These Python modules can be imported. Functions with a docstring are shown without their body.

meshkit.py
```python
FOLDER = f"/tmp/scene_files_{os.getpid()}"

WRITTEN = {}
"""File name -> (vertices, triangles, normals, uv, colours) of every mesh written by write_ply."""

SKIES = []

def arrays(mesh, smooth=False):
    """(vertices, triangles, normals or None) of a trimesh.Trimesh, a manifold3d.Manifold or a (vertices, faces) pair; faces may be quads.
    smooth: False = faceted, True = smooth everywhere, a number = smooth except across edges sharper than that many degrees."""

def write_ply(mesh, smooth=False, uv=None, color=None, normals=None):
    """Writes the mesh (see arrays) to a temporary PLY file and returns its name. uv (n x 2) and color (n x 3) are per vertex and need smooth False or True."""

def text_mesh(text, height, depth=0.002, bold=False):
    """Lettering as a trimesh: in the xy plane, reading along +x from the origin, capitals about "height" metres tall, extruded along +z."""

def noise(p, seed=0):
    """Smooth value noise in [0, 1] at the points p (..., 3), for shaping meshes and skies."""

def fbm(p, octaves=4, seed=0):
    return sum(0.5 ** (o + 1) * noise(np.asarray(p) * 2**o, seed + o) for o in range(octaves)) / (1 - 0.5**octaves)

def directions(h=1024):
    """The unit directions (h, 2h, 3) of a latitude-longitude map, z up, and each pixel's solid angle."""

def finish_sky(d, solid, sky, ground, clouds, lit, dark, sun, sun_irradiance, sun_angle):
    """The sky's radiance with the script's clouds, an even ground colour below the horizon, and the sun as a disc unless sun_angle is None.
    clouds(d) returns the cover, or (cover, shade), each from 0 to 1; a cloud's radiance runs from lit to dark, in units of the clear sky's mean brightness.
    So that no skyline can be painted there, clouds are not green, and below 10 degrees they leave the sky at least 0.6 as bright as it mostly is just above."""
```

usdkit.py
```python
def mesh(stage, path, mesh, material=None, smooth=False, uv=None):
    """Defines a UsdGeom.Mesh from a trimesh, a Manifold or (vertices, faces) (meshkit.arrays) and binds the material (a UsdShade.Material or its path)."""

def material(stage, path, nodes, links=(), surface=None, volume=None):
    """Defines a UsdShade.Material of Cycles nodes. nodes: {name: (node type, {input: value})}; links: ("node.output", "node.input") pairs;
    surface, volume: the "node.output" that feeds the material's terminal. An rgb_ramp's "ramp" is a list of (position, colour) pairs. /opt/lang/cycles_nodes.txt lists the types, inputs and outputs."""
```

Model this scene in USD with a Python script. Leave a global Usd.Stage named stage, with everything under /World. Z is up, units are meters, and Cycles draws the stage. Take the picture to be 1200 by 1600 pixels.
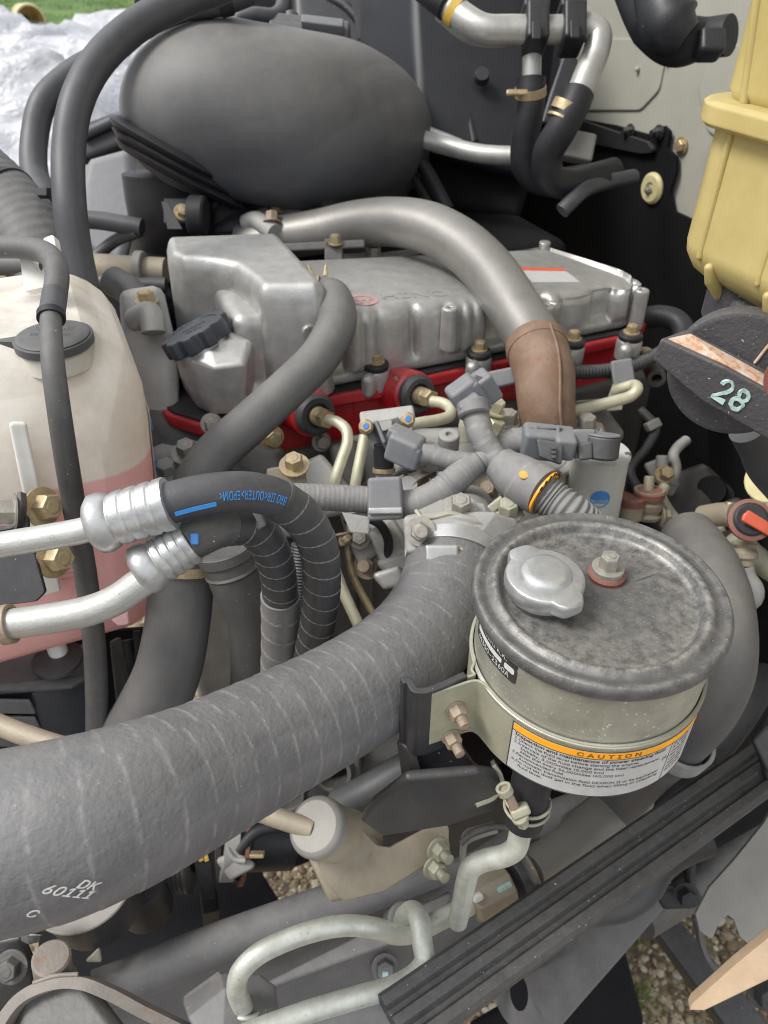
import math, random
import numpy as np, trimesh, manifold3d as m3, usdkit, meshkit
from shapely.geometry import Polygon, Point, LineString, box as sbox
from shapely import affinity
from mapbox_earcut import triangulate_float64 as earcut
from pxr import Usd, UsdGeom, UsdLux, UsdShade, Gf, Sdf, Vt
random.seed(7); np.random.seed(7)
stage = Usd.Stage.CreateInMemory()
UsdGeom.Xform.Define(stage, '/World')
UsdGeom.Scope.Define(stage, '/World/Looks')

# ------------------------------------------------------------------ camera
F, TILT, EYE = 1202.0, math.radians(38), np.array([0, 0, 1.55])
AX = np.array([1., 0, 0]); FW = np.array([0, math.cos(TILT), -math.sin(TILT)]); UP = np.array([0, math.sin(TILT), math.cos(TILT)])
cam = UsdGeom.Camera.Define(stage, '/World/camera')
cam.AddTranslateOp().Set(Gf.Vec3d(*EYE)); cam.AddRotateXOp().Set(90 - 38.0)
FOCAL = 5.6
cam.CreateFocalLengthAttr(FOCAL); cam.CreateHorizontalApertureAttr(FOCAL * 1200 / F); cam.CreateVerticalApertureAttr(FOCAL * 1600 / F)
cam.CreateFStopAttr(2.6); cam.CreateFocusDistanceAttr(0.47)
cam.CreateClippingRangeAttr(Gf.Vec2f(0.02, 500))
cam.CreateExposureAttr(1.3)

# ------------------------------------------------------------------ overcast sky and weak sun
SUN_EL, SUN_AZ = math.radians(52), math.radians(-100)      # rotation = atan2(x, y)
usdkit.material(stage, '/World/Looks/sky_look', {
    'sky': ('sky_texture', {'sky_type': 'single_scattering', 'sun_disc': False, 'sun_elevation': SUN_EL, 'sun_rotation': SUN_AZ}),
    'tc': ('texture_coordinate', {}),
    'n': ('noise_texture', {'scale': 2.2, 'detail': 5.0, 'roughness': .55}),
    'cl': ('rgb_ramp', {'ramp': [(.3, (7.3, 7.7, 8.5)), (.7, (11.2, 11.5, 12.0))]}),
    'sz': ('separate_xyz', {}), 'gr': ('map_range', {'from_min': 0., 'from_max': 1., 'to_min': .5, 'to_max': 1.45, 'clamp': True}), 'ml': ('vector_math', {'math_type': 'scale'}),
    'mx': ('mix_color', {'fac': .86, 'use_clamp': False}),
    'bg': ('background_shader', {'strength': .062})},
    [('tc.generated', 'n.vector'), ('n.fac', 'cl.fac'), ('sky.color', 'mx.a'), ('tc.generated', 'sz.vector'), ('sz.z', 'gr.value'), ('cl.color', 'ml.vector1'), ('gr.result', 'ml.scale'), ('ml.vector', 'mx.b'), ('mx.result', 'bg.color')], surface='bg.background')
sky = UsdLux.DomeLight.Define(stage, '/World/sky')
UsdShade.MaterialBindingAPI.Apply(sky.GetPrim()).Bind(UsdShade.Material.Get(stage, '/World/Looks/sky_look'))
sun = UsdLux.DistantLight.Define(stage, '/World/sun')
sun.CreateIntensityAttr(0.4); sun.CreateAngleAttr(20.0); sun.CreateColorAttr(Gf.Vec3f(1, .97, .93)); sun.CreateNormalizeAttr(True)
sd = np.array([math.sin(SUN_AZ) * math.cos(SUN_EL), math.cos(SUN_AZ) * math.cos(SUN_EL), math.sin(SUN_EL)])
zx = np.cross([0, 0, 1.], sd); zx /= np.linalg.norm(zx); zy = np.cross(sd, zx)
sun.AddTransformOp().Set(Gf.Matrix4d(*zx, 0, *zy, 0, *sd, 0, 0, 0, 0, 1))

# ------------------------------------------------------------------ where things stand: sight lines cut with real planes
EA = math.radians(67)                                       # the truck's length runs to the right and away
EU = np.array([math.sin(EA), math.cos(EA), 0]); EV = np.array([-math.cos(EA), math.sin(EA), 0]); EZ = np.array([0, 0, 1.])
def T(u, v, z): return EU * u + EV * v + EZ * z
def ray(x, y): return FW + AX * (x - 600) / F - UP * (y - 800) / F
def P(x, y, d): return EYE + d * ray(x, y)
def cut(x, y, n, c):
    r = ray(x, y); return EYE + r * (c - EYE @ n) / (r @ n)
def Pz(x, y, z): return cut(x, y, EZ, z)
def Pv(x, y, v): return cut(x, y, EV, v)
def Pu(x, y, u): return cut(x, y, EU, u)
def unit(a): a = np.asarray(a, float); return a / np.linalg.norm(a)

# ------------------------------------------------------------------ materials
LK = {}
def mat(name, c1, c2=None, rough=.6, metal=0., dust=0., dustc=(.30, .285, .255), sc=40., bump=.25, bsc=500., bd=.0006, speck=0., speckc=(.55, .53, .48), spsc=420., bevel=0., rust=0., rustc=(.21, .085, .035), trans=0., spec=.5, bandtape=0., coat=0., dustlow=.05):
    """Two tones mottled by noise, dust on what faces up, light specks, rust patches, fine relief."""
    c2 = c2 or tuple(.75 * x for x in c1); sc = sc * 1.7
    N = {'g': ('geometry', {}), 'n1': ('noise_texture', {'scale': sc, 'detail': 5., 'roughness': .6}), 'r1': ('map_range', {'from_min': .28, 'from_max': .74, 'clamp': True}),
         'mx': ('mix_color', {'a': c1, 'b': c2}), 'p': ('principled_bsdf', {'metallic': metal, 'roughness': rough, 'specular_ior_level': spec, 'coat_weight': coat, 'coat_roughness': .15}),
         'nb': ('noise_texture', {'scale': bsc, 'detail': 3.}), 'b': ('bump', {'strength': bump, 'distance': bd})}
    L = [('g.position', 'n1.vector'), ('n1.fac', 'r1.value'), ('r1.result', 'mx.fac'), ('g.position', 'nb.vector'), ('nb.fac', 'b.height'), ('b.normal', 'p.normal')]
    col, rgh, met = 'mx.result', None, None
    if bevel:
        N['bv'] = ('bevel', {'radius': bevel, 'samples': 4}); L.append(('bv.bevel', 'b.normal'))
    if rust:
        N['nr'] = ('noise_texture', {'scale': sc * 1.9, 'detail': 7., 'roughness': .7}); N['rr'] = ('map_range', {'from_min': .66 - .3 * rust, 'from_max': .74 - .26 * rust, 'clamp': True})
        N['rm'] = ('mix_color', {'b': rustc}); L += [('g.position', 'nr.vector'), ('nr.fac', 'rr.value'), ('rr.result', 'rm.fac'), (col, 'rm.a')]; col = 'rm.result'
        N['me'] = ('map_range', {'from_min': 0., 'from_max': 1., 'to_min': metal, 'to_max': 0.}); L.append(('rr.result', 'me.value')); met = 'me.result'
    if dust:
        N['s'] = ('separate_xyz', {}); N['du'] = ('map_range', {'from_min': -.35, 'from_max': .95, 'to_min': dustlow, 'to_max': 1., 'clamp': True})
        N['nd'] = ('noise_texture', {'scale': sc * 1.8, 'detail': 8., 'roughness': .72}); N['dn'] = ('map_range', {'from_min': .26, 'from_max': .72, 'to_min': .42, 'to_max': 1.06, 'clamp': True})
        N['df'] = ('math', {'math_type': 'multiply'}); N['d2'] = ('math', {'math_type': 'multiply', 'value2': dust, 'use_clamp': True}); N['dm'] = ('mix_color', {'b': dustc})
        N['ro'] = ('map_range', {'from_min': 0., 'from_max': 1., 'to_min': rough, 'to_max': .95})
        L += [('g.normal', 's.vector'), ('s.z', 'du.value'), ('g.position', 'nd.vector'), ('nd.fac', 'dn.value'), ('du.result', 'df.value1'), ('dn.result', 'df.value2'), ('df.value', 'd2.value1'), ('d2.value', 'dm.fac'), (col, 'dm.a'), ('d2.value', 'ro.value')]
        col, rgh = 'dm.result', 'ro.result'
        if metal and not rust:
            N['me'] = ('map_range', {'from_min': 0., 'from_max': 1., 'to_min': metal, 'to_max': 0.}); L.append(('d2.value', 'me.value')); met = 'me.result'
    if bandtape:
        N['at'] = ('attribute', {'attribute': 'tape'}); N['am'] = ('math', {'math_type': 'multiply', 'value2': bandtape}); N['tn'] = ('noise_texture', {'scale': 130., 'detail': 6., 'roughness': .7}); N['tr'] = ('map_range', {'from_min': .38 if bandtape < 1 else .1, 'from_max': .6 if bandtape < 1 else .3, 'clamp': True}); N['a2'] = ('math', {'math_type': 'multiply', 'use_clamp': True}); N['tm'] = ('mix_color', {'b': (.42, .40, .35) if bandtape < 1 else (.17, .168, .165)})
        L += [('at.fac', 'am.value1'), ('g.position', 'tn.vector'), ('tn.fac', 'tr.value'), ('am.value', 'a2.value1'), ('tr.result', 'a2.value2'), ('a2.value', 'tm.fac'), (col, 'tm.a')]; col = 'tm.result'
    if speck:
        N['ns'] = ('noise_texture', {'scale': spsc, 'detail': 2.}); N['sr'] = ('map_range', {'from_min': .80 - .25 * speck, 'from_max': .84 - .22 * speck, 'clamp': True}); N['sm'] = ('mix_color', {'b': speckc})
        L += [('g.position', 'ns.vector'), ('ns.fac', 'sr.value'), ('sr.result', 'sm.fac'), (col, 'sm.a')]; col = 'sm.result'
    L.append((col, 'p.base_color'))
    if rgh: L.append((rgh, 'p.roughness'))
    if met: L.append((met, 'p.metallic'))
    surf = 'p.BSDF'
    if trans:
        N['tl'] = ('translucent_bsdf', {}); N['mc'] = ('mix_closure', {'fac': trans}); L += [(col, 'tl.color'), ('p.BSDF', 'mc.closure1'), ('tl.BSDF', 'mc.closure2')]; surf = 'mc.closure'
    LK[name] = usdkit.material(stage, '/World/Looks/' + name, N, L, surface=surf)
    return LK[name]
mat('rubber_dusty', (.030, .030, .032), (.050, .049, .049), rough=.55, dust=.33, sc=30, bump=.35, bsc=900, bd=.0004, speck=.25)
mat('rubber_boot', (.046, .048, .056), (.068, .069, .073), rough=.45, dust=.50, dustc=(.25, .232, .195), sc=11, bump=.3, bsc=420, bd=.0005, speck=.06, spsc=420)
mat('rubber_black', (.008, .0085, .011), (.015, .0155, .018), rough=.5, spec=.3, dust=.07, sc=40, bump=.25, bsc=800)
mat('rubber_hose', (.022, .023, .028), (.034, .035, .040), rough=.46, dust=.15, sc=30, bump=.3, bsc=900)
mat('tape_wrap', (.058, .058, .066), (.092, .091, .095), rough=.5, dust=.36, dustc=(.29, .275, .245), sc=22, bump=.8, bsc=330, bd=.0008, speck=.22, speckc=(.40, .385, .35), spsc=620, bandtape=.24)
mat('tape_grey', (.10, .10, .104), (.15, .148, .144), rough=.6, dust=.48, dustc=(.33, .315, .29), sc=45, bump=.3, bsc=700, bandtape=.35)
mat('tape_black', (.018, .018, .021), (.028, .028, .03), rough=.38, dust=.2, sc=50, bump=.3, bsc=700, bandtape=1.3)
mat('cap_plastic', (.012, .015, .024), (.02, .024, .034), rough=.4, dust=.12, sc=40, bump=.15, bevel=.001)
mat('heater_plastic', (.006, .0066, .010), (.010, .011, .015), rough=.45, spec=.3, dust=.04, sc=14, bump=.2, bevel=.002)
mat('black_plastic', (.009, .010, .013), (.016, .017, .021), rough=.4, spec=.4, dust=.10, sc=30, bump=.2, bevel=.0012, speck=.2)
mat('black_paint', (.009, .0095, .012), (.016, .0165, .019), rough=.35, dust=.14, sc=25, bump=.15, bevel=.0015, speck=.2)
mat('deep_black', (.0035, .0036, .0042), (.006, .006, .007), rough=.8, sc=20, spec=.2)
mat('black_rib', (.011, .011, .014), (.020, .020, .023), rough=.4, dust=.26, sc=40, bump=.25, bevel=.0015, speck=.35, spsc=330)
mat('oily_iron', (.022, .022, .023), (.050, .047, .043), rough=.45, dust=.38, sc=22, bump=.6, bsc=180, bd=.001, bevel=.002)
mat('frame_paint', (.045, .047, .055), (.078, .079, .086), rough=.45, dust=.42, sc=14, bump=.4, bsc=220, bevel=.002, speck=.2)
mat('grey_plastic', (.11, .115, .13), (.145, .15, .16), rough=.5, dust=.35, sc=40, bump=.15, bevel=.001)
mat('dark_plastic', (.028, .029, .034), (.045, .046, .05), rough=.45, dust=.3, sc=40, bump=.15, bevel=.001)
mat('cast_alu', (.50, .495, .48), (.34, .335, .32), rough=.36, metal=.7, dust=.36, dustc=(.36, .34, .29), sc=40, bump=.4, bsc=620, bd=.0005, bevel=.003, speck=.12, rust=.06, rustc=(.20, .18, .14))
mat('cast_grey', (.33, .325, .31), (.22, .215, .20), rough=.55, metal=.35, dust=.55, dustc=(.36, .345, .31), sc=20, bump=.5, bsc=420, bevel=.002)
mat('alu_pipe', (.46, .455, .43), (.34, .335, .31), rough=.38, metal=.6, dust=.25, dustc=(.42, .40, .35), sc=50, bump=.3, bsc=600, speck=.35, speckc=(.2, .18, .15))
mat('alu_bright', (.48, .48, .47), (.36, .36, .35), rough=.3, metal=.75, dust=.18, sc=50, bump=.3, bsc=420, bd=.0006, speck=.2, speckc=(.22, .2, .17))
mat('zinc_pipe', (.60, .62, .56), (.38, .39, .33), rough=.42, metal=.55, dust=.3, dustc=(.36, .34, .28), sc=45, bump=.25, speck=.28, speckc=(.2, .19, .16), rust=.12, rustc=(.26, .24, .2))
mat('fuel_pipe', (.60, .57, .42), (.48, .45, .31), rough=.4, metal=.4, dust=.2, sc=50, bump=.2)
mat('zinc_yellow', (.38, .37, .27), (.27, .262, .19), rough=.5, metal=.35, dust=.35, dustc=(.33, .315, .26), sc=32, bump=.3, bevel=.0015, speck=.3, spsc=500)
mat('can_zinc', (.40, .395, .335), (.26, .256, .21), rough=.36, metal=.5, dust=.16, sc=30, bump=.3, bsc=500, bevel=.001, speck=.55, speckc=(.62, .61, .52), spsc=360)
mat('can_pale', (.50, .51, .47), (.40, .41, .37), rough=.5, metal=.1, dust=.3, sc=30, bump=.2)
mat('iron_rust', (.12, .105, .09), (.20, .17, .14), rough=.6, dust=.25, sc=36, bump=.6, bsc=380, rust=.26, rustc=(.20, .085, .035))
mat('lid_metal', (.060, .060, .068), (.088, .086, .088), rough=.42, metal=.4, dust=.12, dustc=(.34, .315, .225), sc=60, bandtape=.58, bump=.5, bsc=900, bd=.0004, speck=.42, speckc=(.42, .39, .29), spsc=760, dustlow=.0)
mat('steel_pipe', (.22, .212, .195), (.155, .148, .135), rough=.36, metal=.5, dust=.3, sc=14, bump=.2, bsc=300)
mat('steel_bright', (.5, .5, .48), (.36, .355, .34), rough=.35, metal=.7, dust=.15, sc=40, bump=.2, bevel=.0008)
mat('bolt_gold', (.46, .36, .20), (.30, .22, .12), rough=.4, metal=.55, dust=.25, sc=120, bump=.3, bevel=.0008, rust=.2)
mat('bolt_steel', (.36, .345, .30), (.24, .22, .18), rough=.45, metal=.5, dust=.4, sc=120, bump=.3, bevel=.0008, rust=.25)
mat('bolt_rusty', (.34, .275, .20), (.24, .165, .105), rough=.6, metal=.3, dust=.35, sc=120, bump=.4, bevel=.0008, rust=.35)
mat('rusty_iron', (.125, .068, .040), (.215, .140, .098), rough=.65, metal=.1, dust=.12, dustc=(.36, .29, .22), sc=30, bump=.6, bsc=400, rust=.3, rustc=(.17, .070, .030))
mat('bracket_beige', (.31, .262, .185), (.215, .185, .14), rough=.55, metal=.2, dust=.22, dustc=(.34, .30, .235), sc=22, bump=.4, bevel=.0015, rust=.16, rustc=(.20, .13, .07), speck=.25, speckc=(.42, .40, .33))
mat('red_paint', (.46, .008, .016), (.30, .006, .010), rough=.32, dust=.16, dustc=(.3, .2, .18), sc=28, bump=.35, bsc=300, bevel=.002, coat=.2)
mat('tank_yellow', (.60, .49, .20), (.47, .37, .125), rough=.36, dust=.2, dustc=(.42, .36, .26), sc=14, bump=.2, bsc=220, trans=.22, bevel=.002, rust=.07, rustc=(.36, .25, .10))
mat('white_plastic', (.72, .71, .66), (.62, .60, .53), rough=.4, dust=.2, sc=30, bump=.1, bevel=.001)
mat('firewall_paint', (.37, .362, .305), (.32, .312, .262), rough=.45, dust=.1, sc=8, bump=.1, bevel=.003)
mat('wood', (.52, .38, .25), (.40, .28, .17), rough=.7, sc=30, bump=.4, bsc=300, dust=.1, bevel=.001)
mat('sheet_grey', (.25, .238, .21), (.19, .18, .16), rough=.5, metal=.2, dust=.35, sc=18, bump=.2, bevel=.001, rust=.08)
mat('label_orange', (.85, .36, .015), (.8, .33, .012), rough=.5, sc=30, bump=.0)
mat('label_white', (.46, .46, .45), (.38, .38, .37), rough=.5, sc=60, dust=.15, bump=.1)
mat('label_black', (.018, .018, .02), (.024, .024, .026), rough=.4, sc=60, dust=.12, bump=.0)
mat('ink_black', (.03, .028, .026), (.05, .046, .04), rough=.6, sc=300, bump=.0)
mat('ink_brown', (.16, .055, .008), (.2, .08, .01), rough=.6, sc=300, bump=.0)
mat('ink_white', (.62, .61, .58), (.42, .41, .4), rough=.6, sc=350, bump=.0)
mat('ink_blue', (.03, .22, .58), (.05, .26, .6), rough=.5, sc=200, bump=.0)
mat('blue_label', (.03, .16, .45), (.04, .19, .5), rough=.5, sc=100, dust=.1, bump=.0)
mat('paint_teal', (.42, .56, .52), (.25, .36, .33), rough=.6, sc=300, bump=.3)
mat('emblem_red', (.42, .15, .13), (.36, .22, .2), rough=.6, sc=200, dust=.4, bump=.1)
mat('grey_ink', (.16, .155, .15), (.24, .23, .21), rough=.6, sc=200, dust=.35, bump=.1)
mat('orange_plastic', (.62, .10, .045), (.55, .08, .035), rough=.4, sc=40, dust=.1, bump=.1, bevel=.001)
mat('yellow_mark', (.62, .40, .05), (.5, .3, .04), rough=.5, sc=100, dust=.2, bump=.1)
mat('cream_grommet', (.62, .55, .30), (.5, .44, .22), rough=.5, sc=60, dust=.1, bump=.1)
mat('red_rubber', (.20, .05, .03), (.13, .04, .025), rough=.6, sc=150, dust=.25, bump=.2)

# ------------------------------------------------------------------ meshes
def frames(p):
    t = np.gradient(p, axis=0); t /= np.linalg.norm(t, axis=1, keepdims=True) + 1e-12
    a = np.zeros_like(p); r = np.array([0, 0, 1.]) if abs(t[0][2]) < .9 else np.array([1., 0, 0])
    a[0] = unit(r - t[0] * (r @ t[0]))
    for i in range(1, len(p)):
        v = a[i - 1] - t[i] * (a[i - 1] @ t[i]); a[i] = v / (np.linalg.norm(v) + 1e-12)
    return t, a, np.cross(t, a)
def spline(pts, step=.004, extra=None):
    """Catmull-Rom through the points at even arc length; extra: columns interpolated along."""
    p = np.asarray(pts, float); k = np.concatenate([[0], np.cumsum(np.maximum(np.linalg.norm(np.diff(p, axis=0), axis=1), 1e-6) ** .5)])
    q = np.vstack([2 * p[0] - p[1], p, 2 * p[-1] - p[-2]]); kk = np.concatenate([[k[0] - (k[1] - k[0])], k, [k[-1] + k[-1] - k[-2]]])
    out, ks = [], []
    for i in range(1, len(q) - 2):
        n = max(6, int(np.linalg.norm(q[i + 1] - q[i]) / step * 2)); tt = np.linspace(kk[i], kk[i + 1], n, endpoint=False)[:, None]
        f = lambda a, b, x, y: (kk[b] - tt) / (kk[b] - kk[a]) * x + (tt - kk[a]) / (kk[b] - kk[a]) * y
        A1, A2, A3 = f(i - 1, i, q[i - 1], q[i]), f(i, i + 1, q[i], q[i + 1]), f(i + 1, i + 2, q[i + 1], q[i + 2])
        B1, B2 = f(i - 1, i + 1, A1, A2), f(i, i + 2, A2, A3)
        out.append(f(i, i + 1, B1, B2)); ks.append(tt[:, 0])
    o = np.vstack(out + [p[-1:]]); kq = np.concatenate(ks + [[k[-1]]])
    s = np.concatenate([[0], np.cumsum(np.linalg.norm(np.diff(o, axis=0), axis=1))]); n = max(3, int(s[-1] / step) + 1); ss = np.linspace(0, s[-1], n)
    res = np.stack([np.interp(ss, s, o[:, j]) for j in range(3)], 1); kr = np.interp(ss, s, kq)
    e = None if extra is None else np.interp(kr, k, extra)
    return res, ss, e
class TM:
    """a tube's mesh with its parameters kept"""
def tube(pts, r, n=20, step=.004, mod=None, wall=None, flat=None, soft=True):
    rr = np.broadcast_to(np.asarray(r, float), (len(pts),))
    p, s, e = spline(pts, step, rr) if soft else (np.asarray(pts, float), np.concatenate([[0], np.cumsum(np.linalg.norm(np.diff(pts, axis=0), axis=1))]), rr)
    t, a, b = frames(p); ang = np.arange(n) * 2 * np.pi / n
    R = e[:, None] * np.ones(n)[None]
    tp = np.zeros_like(R)
    if mod is not None:
        m, tp = mod(s[:, None], ang[None, :]); R = R + m; tp = np.broadcast_to(tp, R.shape)
    ca, sa = np.cos(ang), np.sin(ang)
    if flat: ca = ca * flat
    v = p[:, None] + R[..., None] * (ca[None, :, None] * a[:, None] + sa[None, :, None] * b[:, None])
    i, j = np.meshgrid(np.arange(len(p) - 1), np.arange(n), indexing='ij')
    f = np.stack([i * n + j, i * n + (j + 1) % n, (i + 1) * n + (j + 1) % n, (i + 1) * n + j], -1).reshape(-1, 4)
    f = np.vstack([f[:, [0, 1, 2]], f[:, [0, 2, 3]]]); V = v.reshape(-1, 3); TT = tp.reshape(-1)
    for end, flip in ((0, True), (len(p) - 1, False)):
        base = len(V); idx = end * n + np.arange(n); V = np.vstack([V, V[idx], p[end:end + 1]]); TT = np.concatenate([TT, TT[idx] * 0, [0]])
        k = base + np.arange(n); k2 = np.roll(k, -1); c = np.full(n, base + n)
        f = np.vstack([f, np.stack([c, k2, k] if flip else [c, k, k2], 1)])
    m = trimesh.Trimesh(V, f, process=False); m.metadata['tape'] = TT
    return m
def at_tube(pts, step=.002):
    p, s, _ = spline(pts, step); t, a, b = frames(p)
    return p, s, t, a, b
def tapemod(pitch, h=.0004, slant=1., rag=.0):
    def f(s, ang):
        ph = s / pitch + slant * ang / (2 * np.pi) + rag * np.sin(3 * ang + s * 40) * .05
        fr = ph - np.floor(ph)
        return h * (1 - fr), (fr < .045) * 1.
    return f
def ringmod(pitch, h):
    def f(s, ang): return h * np.sin(2 * np.pi * s / pitch) + 0 * ang, 0 * s * ang
    return f
def basis(axis, hint=(0, 0, 1.)):
    z = unit(axis); h = np.asarray(hint, float)
    if abs(unit(h) @ z) > .98: h = np.array([1., 0, 0]) if abs(z[0]) < .9 else np.array([0, 1., 0])
    x = unit(h - z * (h @ z)); return x, np.cross(z, x), z
def place(m, o, axis, hint=(0, 0, 1.)):
    x, y, z = basis(axis, hint); M = np.eye(4); M[:3, 0], M[:3, 1], M[:3, 2], M[:3, 3] = x, y, z, o
    m = m.copy(); m.apply_transform(M); return m
def lathe(prof, o, axis=(0, 0, 1), n=48, hint=(0, 0, 1.)):
    m = trimesh.creation.revolve(np.asarray(prof, float), sections=n); 
    if m.volume < 0: m.invert()
    return place(m, np.asarray(o), axis, hint)
def mani(m): return m3.Manifold(m3.Mesh(np.asarray(m.vertices, np.float32), np.asarray(m.faces, np.uint32)))
def tri(M):
    q = M.to_mesh(); return trimesh.Trimesh(q.vert_properties[:, :3], q.tri_verts, process=False)
def rbox(size, r=.003, o=(0, 0, 0), x=(1, 0, 0), y=(0, 1, 0), seg=12, taper=1.):
    """rounded box as a hull of spheres; taper scales the top"""
    sx, sy, sz = np.asarray(size) / 2 - r; s = m3.Manifold.sphere(r, seg); L = []
    for i in (-1, 1):
        for j in (-1, 1):
            for k in (-1, 1):
                q = taper if k > 0 else 1.; L.append(s.translate((i * sx * q, j * sy * q, k * sz)))
    m = tri(m3.Manifold.batch_hull(L)); x = unit(x); z = unit(np.cross(x, y)); y = np.cross(z, x)
    M = np.eye(4); M[:3, 0], M[:3, 1], M[:3, 2], M[:3, 3] = x, y, z, o; m.apply_transform(M); return m
def hull(pts, r=.003, seg=10):
    s = m3.Manifold.sphere(r, seg)
    return tri(m3.Manifold.batch_hull([s.translate(tuple(map(float, p))) for p in pts]))
def prism(poly, depth, o, axis, hint=(0, 0, 1.)):
    """shapely polygon (x along hint) extruded along axis from o"""
    gs = getattr(poly, 'geoms', [poly]); m = trimesh.util.concatenate([trimesh.creation.extrude_polygon(g, depth, engine='earcut') for g in gs]); return place(m, np.asarray(o, float), axis, hint)
def plate(pts, t=.003, rnd=0., holes=(), away=True):
    """sheet metal: a planar outline of 3-D points, thickness away from the viewer, corners rounded, holes [(point, radius)]"""
    p = np.asarray(pts, float); c = p.mean(0); n = np.linalg.svd(p - c)[2][2]
    if (n @ (EYE - c)) < 0: n = -n
    x = unit(p[1] - p[0]); x = unit(x - n * (x @ n)); y = np.cross(n, x)
    g = Polygon([((q - c) @ x, (q - c) @ y) for q in p]).buffer(0)
    if rnd: g = g.buffer(-rnd).buffer(2 * rnd, quad_segs=5).buffer(-rnd, quad_segs=5)
    for h, r in holes: g = g.difference(Point((h - c) @ x, (h - c) @ y).buffer(r, quad_segs=6))
    m = trimesh.util.concatenate([trimesh.creation.extrude_polygon(k, t, engine='earcut') for k in getattr(g, 'geoms', [g])])
    M = np.eye(4); M[:3, 0], M[:3, 1], M[:3, 2], M[:3, 3] = x, y, n, c - n * t * (1 if away else 0); m.apply_transform(M); return m
def ribbon(path, wdir, w, t, step=.003, soft=True):
    """a strip of sheet: path swept by a w x t rectangle"""
    p = spline(path, step)[0] if soft else np.asarray(path, float)
    tn = np.gradient(p, axis=0); tn /= np.linalg.norm(tn, axis=1, keepdims=True) + 1e-12
    wd = np.broadcast_to(np.asarray(wdir, float), p.shape); wd = wd - tn * (wd * tn).sum(1)[:, None]; wd /= np.linalg.norm(wd, axis=1, keepdims=True); nn = np.cross(tn, wd)
    v = np.stack([p + wd * w / 2 * i + nn * t / 2 * j for i, j in ((-1, -1), (1, -1), (1, 1), (-1, 1))], 1); N = len(p); f = []
    for i in range(N - 1):
        for k in range(4):
            a, b = i * 4 + k, i * 4 + (k + 1) % 4; f += [[a, b, b + 4], [a, b + 4, a + 4]]
    f += [[0, 2, 1], [0, 3, 2], [(N - 1) * 4, (N - 1) * 4 + 1, (N - 1) * 4 + 2], [(N - 1) * 4, (N - 1) * 4 + 2, (N - 1) * 4 + 3]]
    m = trimesh.Trimesh(v.reshape(-1, 3), f, process=False)
    if m.volume < 0: m.invert()
    return m
def join(*ms): return trimesh.util.concatenate([m for m in ms])
def cyl(a, b, r, n=24, ch=None):
    a, b = np.asarray(a, float), np.asarray(b, float); h = np.linalg.norm(b - a); ch = min(r, h) * .12 if ch is None else ch
    return lathe([(0, 0), (r - ch, 0), (r, ch), (r, h - ch), (r - ch, h), (0, h)], a, b - a, n)
def pipe(a, b, r, ri, n=24):
    a, b = np.asarray(a, float), np.asarray(b, float); h = np.linalg.norm(b - a); return lathe([(ri, 0), (r, 0), (r, h), (ri, h), (ri, 0)], a, b - a, n)
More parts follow.
